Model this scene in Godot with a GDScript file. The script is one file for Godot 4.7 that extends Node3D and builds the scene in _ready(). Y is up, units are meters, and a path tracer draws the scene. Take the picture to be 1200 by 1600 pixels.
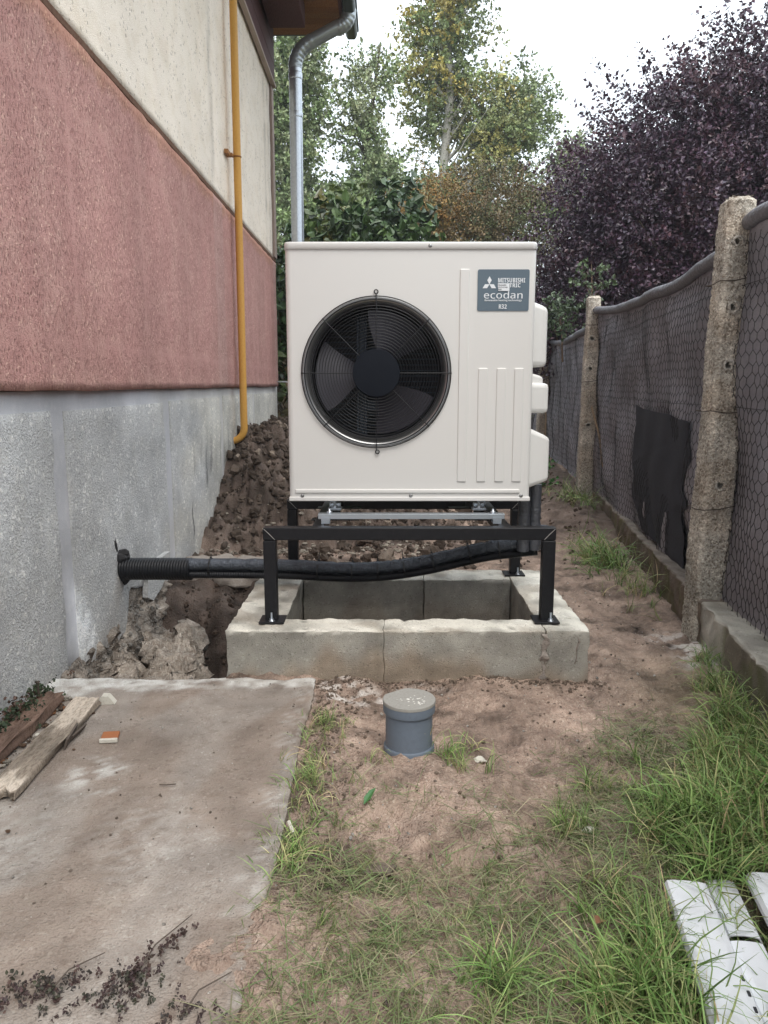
extends Node3D

# ---------------------------------------------------------------- geometry collector
class Geo:
	var v := PackedVector3Array()
	var n := PackedVector3Array()
	var c := PackedColorArray()
	var uv := PackedVector2Array()
	var ix := PackedInt32Array()
	var col := Color.WHITE

	func vert(p: Vector3, nn: Vector3, t := Vector2.ZERO) -> int:
		v.append(p); n.append(nn); c.append(col); uv.append(t)
		return v.size() - 1

	# a b c run counter-clockwise seen from outside
	func tri(a: Vector3, b: Vector3, d: Vector3) -> void:
		var nn := (b - a).cross(d - a).normalized()
		var i := vert(a, nn); vert(b, nn); vert(d, nn)
		ix.append_array([i, i + 2, i + 1])

	func quad(a: Vector3, b: Vector3, d: Vector3, e: Vector3) -> void:
		var nn := (b - a).cross(d - a)
		if nn.length_squared() < 1e-16:
			nn = (d - a).cross(e - a)
		nn = nn.normalized()
		var i := vert(a, nn, Vector2(0, 0)); vert(b, nn, Vector2(1, 0)); vert(d, nn, Vector2(1, 1)); vert(e, nn, Vector2(0, 1))
		ix.append_array([i, i + 2, i + 1, i, i + 3, i + 2])

	# rows of points, smooth; a row's points run so that (along row) x (to next row) points out
	func sheet(rows: Array, cols: Array = [], flip := false, skip = null) -> void:
		var w: int = rows[0].size()
		var h: int = rows.size()
		var at := v.size()
		var nn := PackedVector3Array()
		nn.resize(w * h)
		for j in h - 1:
			var r0: PackedVector3Array = rows[j]
			var r1: PackedVector3Array = rows[j + 1]
			for i in w - 1:
				var m := (r0[i + 1] - r0[i]).cross(r1[i] - r0[i]) + (r1[i + 1] - r1[i]).cross(r1[i + 1] - r0[i + 1])
				if flip:
					m = -m
				nn[j * w + i] += m; nn[j * w + i + 1] += m; nn[(j + 1) * w + i] += m; nn[(j + 1) * w + i + 1] += m
				var a := at + j * w + i
				if skip != null and skip.call((r0[i] + r1[i + 1]) / 2):
					continue
				if flip:
					ix.append_array([a, a + 1, a + w + 1, a, a + w + 1, a + w])
				else:
					ix.append_array([a, a + w + 1, a + 1, a, a + w, a + w + 1])
		for j in h:
			var r: PackedVector3Array = rows[j]
			# a closed ring shares its seam normal
			if r[0].is_equal_approx(r[w - 1]):
				var s := nn[j * w] + nn[j * w + w - 1]
				nn[j * w] = s; nn[j * w + w - 1] = s
			for i in w:
				v.append(r[i])
				n.append(nn[j * w + i].normalized())
				c.append(cols[j][i] if cols.size() else col)
				uv.append(Vector2(float(i) / (w - 1), float(j) / (h - 1)))

	func tube(pts: Array, rad, seg := 10, caps := true) -> void:
		var rows := []
		var t0: Vector3 = (pts[1] - pts[0]).normalized()
		var up := Vector3.UP if absf(t0.y) < 0.9 else Vector3.RIGHT
		var side := t0.cross(up).normalized()
		for k in pts.size():
			var t: Vector3 = (pts[mini(k + 1, pts.size() - 1)] - pts[maxi(k - 1, 0)]).normalized()
			side = (side - t * side.dot(t)).normalized()
			var o := t.cross(side)
			var r: float = rad[k] if rad is Array or rad is PackedFloat32Array else rad
			var row := PackedVector3Array()
			for s in seg + 1:
				var a := TAU * (s % seg) / seg
				row.append(pts[k] + (side * cos(a) + o * sin(a)) * r)
			rows.append(row)
		sheet(rows)
		if caps:
			for e in [0, pts.size() - 1]:
				var row: PackedVector3Array = rows[e]
				for s in seg:
					if e == 0:
						tri(pts[e], row[s + 1], row[s])
					else:
						tri(pts[e], row[s], row[s + 1])

	# profile of Vector2(radius, height along axis) revolved; axis = third column of basis, origin at o
	func lathe(o: Vector3, b: Basis, prof: Array, seg := 32, from := 0.0, to := TAU) -> void:
		var rows := []
		for p in prof:
			var row := PackedVector3Array()
			for s in seg + 1:
				var a := from + (to - from) * s / seg
				if s == seg and is_equal_approx(to - from, TAU):
					a = from
				row.append(o + b * Vector3(cos(a) * p.x, sin(a) * p.x, p.y))
			rows.append(row)
		sheet(rows)

	func ring(o: Vector3, b: Basis, r: float, w: float, seg := 48, s2 := 5) -> void:
		var prof := []
		for k in s2 + 1:
			var a := TAU * (k % s2) / s2
			prof.append(Vector2(r + cos(a) * w, sin(a) * w))
		lathe(o, b, prof, seg)

	func box(ctr: Vector3, s: Vector3, b := Basis()) -> void:
		var h := s / 2
		var p := func(x, y, z): return ctr + b * Vector3(x * h.x, y * h.y, z * h.z)
		quad(p.call(-1, -1, 1), p.call(1, -1, 1), p.call(1, 1, 1), p.call(-1, 1, 1))
		quad(p.call(1, -1, -1), p.call(-1, -1, -1), p.call(-1, 1, -1), p.call(1, 1, -1))
		quad(p.call(1, -1, 1), p.call(1, -1, -1), p.call(1, 1, -1), p.call(1, 1, 1))
		quad(p.call(-1, -1, -1), p.call(-1, -1, 1), p.call(-1, 1, 1), p.call(-1, 1, -1))
		quad(p.call(-1, 1, 1), p.call(1, 1, 1), p.call(1, 1, -1), p.call(-1, 1, -1))
		quad(p.call(-1, -1, -1), p.call(1, -1, -1), p.call(1, -1, 1), p.call(-1, -1, 1))

	# box with rounded edges of radius r, cut every step metres so that `shift` (a Callable on the point) can rough it up
	func rbox(ctr: Vector3, s: Vector3, r: float, b := Basis(), step := 9.0, shift = null, tint = null) -> void:
		var h := s / 2
		var inner := h - Vector3(r, r, r)
		var lines := []
		for k in 3:
			var l := [-h[k], -h[k] + r * 0.3, -h[k] + r]
			if shift != null and s[k] > 4 * r + 0.02:
				l.append(-h[k] + r + 0.004)
			var cnt := maxi(1, int(round((s[k] - 2 * r) / step)))
			for q in range(1, cnt):
				l.append(-h[k] + r + (s[k] - 2 * r) * q / cnt)
			if shift != null and s[k] > 4 * r + 0.02:
				l.append(h[k] - r - 0.004)
			l.append_array([h[k] - r, h[k] - r * 0.3, h[k]])
			lines.append(l)
		for f in 6:
			var k := f / 2
			var sg := 1.0 if f % 2 == 0 else -1.0
			var a := (k + 1) % 3
			var e := (k + 2) % 3
			var at := v.size()
			var la: Array = lines[a]
			var le: Array = lines[e]
			var rows := []
			var ns := []
			for y in le:
				var row := PackedVector3Array()
				var nr := []
				for x in la:
					var p := Vector3()
					p[k] = sg * h[k]; p[a] = x; p[e] = y
					var q := p.clamp(-inner, inner)
					var d := (p - q).normalized()
					p = q + d * r
					var wp := ctr + b * p
					if shift != null:
						wp = shift.call(wp)
					row.append(wp)
					nr.append(b * d)
				rows.append(row); ns.append(nr)
			if shift != null:
				var cs := []
				if tint != null:
					for row in rows:
						var cr := []
						for p in row:
							cr.append(tint.call(p))
						cs.append(cr)
				sheet(rows, cs, sg < 0)
				continue
			var w := la.size()
			for j in le.size():
				for i in w:
					vert(rows[j][i], ns[j][i])
			for j in le.size() - 1:
				for i in w - 1:
					var o := at + j * w + i
					if sg > 0:
						ix.append_array([o, o + w + 1, o + 1, o, o + w, o + w + 1])
					else:
						ix.append_array([o, o + 1, o + w + 1, o, o + w + 1, o + w])

	# flat outline (counter-clockwise seen from +z of the basis) given thickness
	func prism(poly: PackedVector2Array, o: Vector3, b: Basis, depth: float) -> void:
		var t := Geometry2D.triangulate_polygon(poly)
		if not Geometry2D.is_polygon_clockwise(poly):
			pass
		for k in range(0, t.size(), 3):
			var p0 := poly[t[k]]
			var p1 := poly[t[k + 1]]
			var p2 := poly[t[k + 2]]
			if (p1 - p0).cross(p2 - p0) < 0:
				var q := p1
				p1 = p2
				p2 = q
			tri(o + b * Vector3(p0.x, p0.y, depth), o + b * Vector3(p1.x, p1.y, depth), o + b * Vector3(p2.x, p2.y, depth))
			tri(o + b * Vector3(p0.x, p0.y, 0), o + b * Vector3(p2.x, p2.y, 0), o + b * Vector3(p1.x, p1.y, 0))
		var m := poly.size()
		var area := 0.0
		for k in m:
			area += poly[k].cross(poly[(k + 1) % m])
		for k in m:
			var p0 := poly[k]
			var p1 := poly[(k + 1) % m]
			if area < 0:
				var q := p0
				p0 = p1
				p1 = q
			quad(o + b * Vector3(p0.x, p0.y, 0), o + b * Vector3(p1.x, p1.y, 0), o + b * Vector3(p1.x, p1.y, depth), o + b * Vector3(p0.x, p0.y, depth))

	# lumpy stone: faceted
	func rock(o: Vector3, r: Vector3, b: Basis, rng: RandomNumberGenerator, nu := 8, nv := 5, rough := 0.28) -> void:
		var rows := []
		for j in nv + 1:
			var row := PackedVector3Array()
			var ph := PI * j / nv
			var first := Vector3.ZERO
			for i in nu + 1:
				var th := TAU * i / nu
				var k := 1.0 + rng.randf_range(-rough, rough)
				var p := Vector3(sin(ph) * cos(th) * r.x, cos(ph) * r.y, sin(ph) * sin(th) * r.z) * k
				p = p.clamp(-r * 0.86, r * 0.86)
				if i == 0:
					first = p
				elif i == nu or j == 0 or j == nv:
					p = first
				row.append(o + b * p)
			rows.append(row)
		for j in nv:
			for i in nu:
				var a: Vector3 = rows[j][i]
				var e: Vector3 = rows[j][i + 1]
				var f: Vector3 = rows[j + 1][i + 1]
				var g: Vector3 = rows[j + 1][i]
				if j > 0:
					tri(a, e, f)
				if j < nv - 1:
					tri(a, f, g)

	func mesh(m: Material, off := Vector3.ZERO) -> ArrayMesh:
		if m.has_meta("tinted"):
			# vertex colours are stored in 8 bits up to 1; the material multiplies them back
			for k in c.size():
				c[k] = Color(c[k].r / 2.4, c[k].g / 2.4, c[k].b / 2.4)
		if off != Vector3.ZERO:
			for k in v.size():
				v[k] -= off
		var arr := []
		arr.resize(Mesh.ARRAY_MAX)
		arr[Mesh.ARRAY_VERTEX] = v
		arr[Mesh.ARRAY_NORMAL] = n
		arr[Mesh.ARRAY_COLOR] = c
		arr[Mesh.ARRAY_TEX_UV] = uv
		arr[Mesh.ARRAY_INDEX] = ix
		var am := ArrayMesh.new()
		am.add_surface_from_arrays(Mesh.PRIMITIVE_TRIANGLES, arr)
		am.surface_set_material(0, m)
		return am

# ---------------------------------------------------------------- naming and parenting
var used := {}

func numbered(called: String) -> String:
	used[called] = used.get(called, -1) + 1
	return called if used[called] == 0 else "%s_%03d" % [called, used[called]]

func tag(o: Node, label := "", category := "", group := "", kind := "") -> Node:
	if label: o.set_meta("label", label)
	if category: o.set_meta("category", category)
	if group: o.set_meta("group", group)
	if kind: o.set_meta("kind", kind)
	return o

func thing(called: String, label: String, category: String, at := Vector3.ZERO, group := "") -> Node3D:
	var o := Node3D.new()
	o.name = numbered(called)
	add_child(o)
	o.position = at
	tag(o, label, category, group)
	return o

func origin_of(o: Node) -> Vector3:
	var p := Vector3.ZERO
	while o is Node3D and o != self:
		p += o.position
		o = o.get_parent()
	return p

# geometry in world coordinates, moved into its parent's axes
func part(called: String, g: Geo, m: Material, parent: Node = self) -> MeshInstance3D:
	var o := MeshInstance3D.new()
	o.name = numbered(called) if parent == self else called
	var off := Vector3.ZERO
	if parent == self:
		if g.v.size():
			var lo := g.v[0]
			var hi := g.v[0]
			for p in g.v:
				lo = lo.min(p); hi = hi.max(p)
			off = Vector3((lo.x + hi.x) / 2, lo.y, (lo.z + hi.z) / 2)
		o.position = off
	else:
		off = origin_of(parent)
	o.mesh = g.mesh(m, off)
	parent.add_child(o, true)
	return o

func raw(called: String, mesh: Mesh, parent: Node, at := Transform3D()) -> MeshInstance3D:
	var o := MeshInstance3D.new()
	o.name = called
	o.mesh = mesh
	o.transform = at
	parent.add_child(o, true)
	return o

func structure(called: String, g: Geo, m: Material) -> MeshInstance3D:
	var o := part(called, g, m)
	o.set_meta("kind", "structure")
	return o

func many(called: String, mesh: Mesh, xf: Array, cols: Array, parent: Node = self) -> MultiMeshInstance3D:
	var mm := MultiMesh.new()
	mm.transform_format = MultiMesh.TRANSFORM_3D
	mm.use_colors = cols.size() > 0
	mm.mesh = mesh
	mm.instance_count = xf.size()
	var off := Vector3.ZERO if parent == self else origin_of(parent)
	for k in xf.size():
		var t: Transform3D = xf[k]
		t.origin -= off
		mm.set_instance_transform(k, t)
		if cols.size():
			mm.set_instance_color(k, cols[k])
	var o := MultiMeshInstance3D.new()
	o.name = numbered(called) if parent == self else called
	o.multimesh = mm
	parent.add_child(o, true)
	return o

func duplicate_thing(src: Node3D, called: String, at: Vector3, label: String) -> Node3D:
	var o: Node3D = src.duplicate()
	o.name = numbered(called)
	add_child(o)
	o.position = at
	o.set_meta("label", label)
	return o

# ---------------------------------------------------------------- textures and materials
func nz(size: int, cells: float, sd: int, oct := 4, kind := FastNoiseLite.TYPE_SIMPLEX_SMOOTH, tall := 1) -> PackedByteArray:
	var f := FastNoiseLite.new()
	f.noise_type = kind
	f.seed = sd
	f.frequency = cells / size
	f.fractal_type = FastNoiseLite.FRACTAL_FBM if oct > 1 else FastNoiseLite.FRACTAL_NONE
	f.fractal_octaves = oct
	if kind == FastNoiseLite.TYPE_CELLULAR:
		f.cellular_return_type = FastNoiseLite.RETURN_CELL_VALUE
	var im := f.get_seamless_image(size, size / tall)
	if tall > 1:
		im.resize(size, size, Image.INTERPOLATE_CUBIC)
	im.convert(Image.FORMAT_L8)
	return im.get_data()

# layers: [data, sRGB colour, low, high, strength]
func paint(size: int, base: Color, layers: Array) -> ImageTexture:
	var out := PackedByteArray()
	out.resize(size * size * 3)
	var luts := []
	for l in layers:
		var t := PackedFloat32Array()
		for k in 256:
			t.append(smoothstep(l[2], l[3], k / 255.0) * l[4])
		luts.append(t)
	for k in size * size:
		var r := base.r
		var g := base.g
		var b := base.b
		for q in layers.size():
			var a: float = luts[q][layers[q][0][k]]
			if a > 0.003:
				var cc: Color = layers[q][1]
				r += (cc.r - r) * a
				g += (cc.g - g) * a
				b += (cc.b - b) * a
		out[k * 3] = clampi(int(r * 255), 0, 255)
		out[k * 3 + 1] = clampi(int(g * 255), 0, 255)
		out[k * 3 + 2] = clampi(int(b * 255), 0, 255)
	return ImageTexture.create_from_image(Image.create_from_data(size, size, false, Image.FORMAT_RGB8, out))

# layers: [data, weight, low, high]
func relief(size: int, layers: Array) -> ImageTexture:
	var out := PackedByteArray()
	out.resize(size * size)
	var luts := []
	for l in layers:
		var t := PackedFloat32Array()
		for k in 256:
			t.append(smoothstep(l[2], l[3], k / 255.0) * l[1] * 255)
		luts.append(t)
	for k in size * size:
		var s := 0.0
		for q in layers.size():
			s += luts[q][layers[q][0][k]]
		out[k] = clampi(int(s), 0, 255)
	return ImageTexture.create_from_image(Image.create_from_data(size, size, false, Image.FORMAT_L8, out))

func lin(r: float, g: float, b: float) -> Color:
	return Color(r, g, b).linear_to_srgb()

func mat(color: Color, rough := 0.8, metal := 0.0, spec := 0.5) -> StandardMaterial3D:
	var m := StandardMaterial3D.new()
	m.albedo_color = color
	m.roughness = rough
	m.metallic = metal
	m.metallic_specular = spec
	return m

func tinted(m: StandardMaterial3D) -> StandardMaterial3D:
	m.vertex_color_use_as_albedo = true
	m.albedo_color = Color(2.4, 2.4, 2.4).linear_to_srgb()
	m.set_meta("tinted", true)
	return m

func gain(m: StandardMaterial3D, r: float, g: float, b: float) -> void:
	var c := m.albedo_color.srgb_to_linear()
	m.albedo_color = Color(c.r * r, c.g * g, c.b * b).linear_to_srgb()

func textured(tex: Texture2D, height: Texture2D, metres: float, relief_cm: float, rough := 0.9) -> StandardMaterial3D:
	var m := tinted(mat(Color.WHITE, rough, 0.0, 0.3))
	m.albedo_texture = tex
	m.uv1_triplanar = true
	m.uv1_world_triplanar = true
	m.uv1_scale = Vector3.ONE / metres
	if height:
		m.heightmap_enabled = true
		m.heightmap_texture = height
		m.heightmap_scale = relief_cm
	return m

var M := {}
var rng := RandomNumberGenerator.new()
var n1 := FastNoiseLite.new()

func fn(x: float, y: float, z := 0.0) -> float:
	return n1.get_noise_3d(x, y, z)

func rnd_basis() -> Basis:
	return Basis.from_euler(Vector3(rng.randf() * TAU, rng.randf() * TAU, rng.randf() * TAU))

func s(r: int, g: int, b: int) -> Color:
	return Color(r / 255.0, g / 255.0, b / 255.0)

# ---------------------------------------------------------------- the lie of the land; d is the distance in front of the camera
func step01(a: float, b: float, x: float) -> float:
	return smoothstep(a, b, x)

func kerb_x(d: float) -> float:
	return 1.344 + (d - 3.36) * 0.105 if d > 3.3 else 1.38 + (d - 3.16) * 0.14

func land(x: float, d: float) -> float:
	var h := fn(x * 1.3, d * 1.3) * 0.03 + fn(x * 6, d * 6, 3) * 0.012 + fn(x * 22, d * 22, 7) * 0.008 + fn(x * 45, d * 45, 8) * 0.003
	# a boot print and barrow-wheel scuffs on the trodden soil
	if d > 1.9 and d < 2.75 and x > 0.15 and x < 0.9:
		for bp in [[0.42, 2.33, 0.5], [0.62, 2.52, 0.9], [0.30, 2.55, -0.3]]:
			var rx: float = (x - bp[0]) * cos(bp[2]) + (d - bp[1]) * sin(bp[2])
			var rd: float = -(x - bp[0]) * sin(bp[2]) + (d - bp[1]) * cos(bp[2])
			var m := step01(0.05, 0.035, absf(rx)) * step01(0.13, 0.10, absf(rd))
			h += m * (sin(rd * 330.0) * 0.0035 - 0.005)
	# soil washed over the near end of the concrete path
	h += 0.045 * step01(1.75, 1.45, d) * step01(-0.42, -0.3, x + fn(x * 3, d * 5, 9) * 0.14) * step01(0.3, -0.1, x)
	# soil lies level with the far corner of the path
	h += 0.032 * step01(0.05, -0.18, x) * step01(2.0, 2.6, d) * step01(2.95, 2.84, d)
	# under the path
	if x < -0.3 and d < 2.79 and not (d < 1.7 and x > -0.5):
		h = -0.05
	# heap of dug soil along the house, falling to the right
	var heap := step01(5.15, 6.8, d + fn(x * 1.5, d * 1.5, 20) * 0.4) * step01(1.05, -0.95, x) * 0.62
	heap *= 1.0 - 0.22 * step01(8.2, 9.6, d)
	heap *= 1.0 - step01(9.6, 11.0, d)
	h += heap * (1.0 + fn(x * 3, d * 3, 30) * 0.25)
	if heap > 0.03:
		h += fn(x * 9, d * 9, 33) * 0.05 + fn(x * 20, d * 20, 35) * 0.03 + absf(fn(x * 38, d * 38, 36)) * 0.02
	# rubble along the kerb
	h += 0.13 * step01(4.6, 6.6, d) * step01(0.65, 0.1, kerb_x(d) - x) * step01(13, 10, d)
	h += 0.03 * step01(0.25, 0.0, absf(kerb_x(d) - x)) * step01(3.3, 3.6, d)
	# trench between house and plinth
	var t := step01(-0.6, -0.68, x) * step01(4.45 + fn(x * 4, d * 2, 40) * 0.2, 3.75, d) * step01(2.7, 2.82, d)
	var floor_h := -0.5 + 0.12 * step01(-0.9, -1.2, x)
	h = lerpf(h, floor_h + fn(x * 10, d * 10, 44) * 0.05, t)
	# inside and under the plinth
	if x > -0.55 and x < 0.74 and d > 2.9 and d < 3.78:
		h = -0.34 + fn(x * 8, d * 8, 50) * 0.03
	return h

func in_front(x: float, d: float) -> Vector3:
	return Vector3(x, land(x, d), -d)

func lines_between(stops: Array) -> PackedFloat32Array:
	var out := PackedFloat32Array()
	for k in range(0, stops.size() - 2, 2):
		var a: float = stops[k]
		var st: float = stops[k + 1]
		var b: float = stops[k + 2]
		var cnt := int(ceil((b - a) / st))
		for q in cnt:
			out.append(a + (b - a) * q / cnt)
	out.append(stops[stops.size() - 1])
	return out

func make_ground() -> void:
	var xs := lines_between([-150.0, 18.0, -14.0, 2.0, -2.0, 0.12, -1.36, 0.014, 1.7, 0.06, 2.6, 0.5, 12.0, 4.0, 28.0, 20.0, 150.0])
	var ds := lines_between([-30.0, 6.0, 0.0, 0.2, 1.0, 0.014, 4.6, 0.03, 9.6, 0.09, 13.0, 0.6, 25.0, 5.0, 60.0, 25.0, 260.0])
	var rows := []
	var cols := []
	for j in ds.size():
		var d := ds[j]
		var row := PackedVector3Array()
		var cr := []
		for i in xs.size():
			var x := xs[i]
			row.append(Vector3(x, land(x, d), -d))
			var k := 1.0 + fn(x * 1.6, d * 1.6, 59) * 0.22 + fn(x * 3.2, d * 3.2, 60) * 0.24 + fn(x * 9, d * 9, 61) * 0.22 + fn(x * 30, d * 30, 62) * 0.2 - 0.35 * step01(0.25, 0.6, fn(x * 5, d * 5, 58)) - 0.3 * step01(0.15, 0.0, absf(x + 0.17)) * step01(2.6, 2.4, d) * step01(1.5, 1.7, d)
			var cc := Color(k, k * 0.99, k * 0.985)
			# dug soil is darker and redder than the trodden path
			var dug := step01(4.7, 5.6, d) * step01(0.9, 0.3, x + fn(x * 3, d * 3, 63) * 0.4) * step01(12, 10, d)
			dug = maxf(dug, step01(-0.58, -0.64, x) * step01(2.75, 2.85, d) * step01(5.2, 4.6, d))
			dug = maxf(dug, 0.8 * step01(4.6, 6.0, d) * step01(0.85, 0.35, kerb_x(d) - x + fn(x * 4, d * 2, 69) * 0.2) * step01(12, 10, d))
			cc = cc.lerp(Color(0.36, 0.365, 0.38) * (0.85 + 0.5 * fn(x * 7, d * 7, 64)), dug)
			# trampled turf near the camera
			var turf := step01(2.3, 1.6, d) * step01(-0.15, 0.45, x + fn(x * 3, d * 3, 65) * 0.5) * 0.5
			turf = maxf(turf, step01(0.55, 0.15, kerb_x(d) - x) * step01(3.3, 2.7, d) * 0.75)
			cc = cc.lerp(Color(0.66, 0.70, 0.58) * k, turf)
			# mortar dust spilt before the plinth
			var dust := step01(0.30, 0.05, absf(d - 2.74 + fn(x * 4, d * 4, 66) * 0.08) * 2.4 + maxf(0.0, absf(x + 0.12) - 0.17)) * step01(-0.1, 0.25, fn(x * 14, d * 14, 67))
			dust = maxf(dust, step01(0.16, 0.04, absf(kerb_x(d) - 0.03 - x)) * step01(3.5, 3.3, d) * step01(2.85, 3.0, d) * step01(-0.15, 0.2, fn(x * 14, d * 14, 68)))
			cc = cc.lerp(Color(1.75, 2.1, 2.4), dust)
			# the neighbour's grass
			if x > kerb_x(d) + 0.3 or d > 14:
				cc = Color(0.45, 0.55, 0.32) * k
			cr.append(cc)
		rows.append(row)
		cols.append(cr)
	var g := Geo.new()
	g.sheet(rows, cols)
	structure("ground", g, M.soil)

func make_path() -> void:
	var g := Geo.new()
	var rows := []
	var cols := []
	var xs := lines_between([-1.285, 0.02, -0.30, 0.01, -0.262])
	var ds := lines_between([0.3, 0.1, 1.0, 0.02, 2.70, 0.01, 2.81])
	for j in ds.size():
		var d := ds[j]
		var row := PackedVector3Array()
		var cr := []
		for i in xs.size():
			var x := xs[i]
			var e := 0.0
			var px := x + (fn(d * 2, 1, 70) * 0.006 + fn(d * 22, 1, 71) * 0.003 if i > xs.size() - 5 else 0.0)
			var pd := d + (fn(x * 3, 1, 72) * 0.014 + fn(x * 20, 1, 73) * 0.006 if j > ds.size() - 8 else 0.0)
			var h := 0.03 + fn(x * 3, d * 3, 74) * 0.004 + fn(x * 25, d * 25, 75) * 0.0016
			if i == xs.size() - 1 or j == ds.size() - 1:
				h -= 0.008
			row.append(Vector3(px, h, -pd))
			var k := 1.0 + fn(x * 1.6, d * 1.6, 76) * 0.16 + fn(x * 7, d * 7, 77) * 0.14
			var cc := Color(k, k, k)
			# brown soil trodden in
			var br := step01(-0.12, 0.3, fn(x * 2.6, d * 1.6, 78) + 0.12)
			cc = cc.lerp(Color(0.84, 0.77, 0.72) * k, br * 0.75)
			# plaster dust: along the broken edge and in trodden patches
			var wx := x + fn(x * 9, d * 9, 79) * 0.06
			var wd := d + fn(x * 8, d * 8, 80) * 0.06
			var ed := 0.15 + 0.04 * fn(x * 4, 0, 81) - 0.06 * step01(-0.75, -0.45, x) + 0.07 * step01(-1.0, -1.2, x)
			var w := step01(2.8 - ed, 2.8 - ed * 0.35, wd) * (0.65 + 0.5 * fn(x * 16, d * 16, 82))
			w = maxf(w, step01(0.09, 0.02, Vector2(wx + 0.84, (wd - 2.06) * 0.6).length()) * 0.5 * step01(-0.5, 0.5, fn(x * 60, d * 60, 83)))
			w = maxf(w, step01(0.28, 0.05, Vector2(wx + 1.02, (wd - 1.66) * 0.8).length()) * 0.30 * step01(-0.4, 0.4, fn(x * 36, d * 36, 84)))
			w = maxf(w, step01(0.2, 0.05, Vector2(wx + 0.6, (wd - 1.75) * 0.8).length()) * 0.18 * step01(-0.3, 0.4, fn(x * 36, d * 36, 85)))
			w = maxf(w, step01(0.05, 0.0, absf(wx + 0.29)) * 0.25 * step01(-0.2, 0.4, fn(x * 30, d * 30, 86)))
			cc = cc.lerp(Color(1.98, 2.22, 2.4), clampf(w * 1.2, 0, 1))
			cr.append(cc)
		rows.append(row)
		cols.append(cr)
	g.sheet(rows, cols)
	# broken sides
	var sr := [PackedVector3Array(), PackedVector3Array(), PackedVector3Array()]
	var sc := [[], [], []]
	for j in ds.size():
		var p: Vector3 = rows[j][xs.size() - 1]
		for q in 3:
			sr[q].append(p + Vector3(0.006 * q + fn(p.z * 30, q, 87) * 0.006 * q, -0.055 * q, 0))
			sc[q].append(Color(0.75, 0.72, 0.68))
	g.sheet(sr, sc)
	sr = [PackedVector3Array(), PackedVector3Array(), PackedVector3Array(), PackedVector3Array()]
	sc = [[], [], [], []]
	for i in xs.size():
		var p: Vector3 = rows[ds.size() - 1][i]
		for q in 4:
			sr[q].append(p + Vector3(0, -0.05 * q, 0.012 * q + fn(p.x * 22, q, 88) * 0.012 * q))
			sc[q].append(Color(0.8, 0.76, 0.72))
	g.sheet(sr, sc)
	structure("concrete_path", g, M.slab)

# ---------------------------------------------------------------- the house
func wall_sheet(g: Geo, x: float, d0: float, d1: float, y_low: Callable, y1: float, step: float, tint: Callable, depth := 0.05, rough := 0.0) -> void:
	var nd := maxi(2, int(ceil((d1 - d0) / step)))
	var ny := maxi(2, int(ceil(y1 / step * 0.6)))
	var rows := []
	var cols := []
	for j in ny + 3:
		var row := PackedVector3Array()
		var cr := []
		for i in nd + 3:
			var d: float = d0 + (d1 - d0) * clampf(float(i - 1) / nd, 0, 1)
			var lo: float = y_low.call(d)
			var y := lerpf(lo, y1, clampf(float(j - 1) / ny, 0, 1))
			var px := x + fn(d * 4, y * 4, 90) * rough
			if i == 0 or j == 0 or i == nd + 2 or j == ny + 2:
				px = x - depth
			row.append(Vector3(px, y, -d))
			cr.append(tint.call(d, y))
		rows.append(row)
		cols.append(cr)
	g.sheet(rows, cols)

func plaster_edge(d: float) -> float:
	var y := -0.035 + fn(d * 6, 0, 91) * 0.035 + fn(d * 25, 0, 92) * 0.014
	# broken out under the duct
	y += 0.15 * step01(3.62, 3.70, d) * step01(3.98, 3.92, d)
	return y

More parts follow.
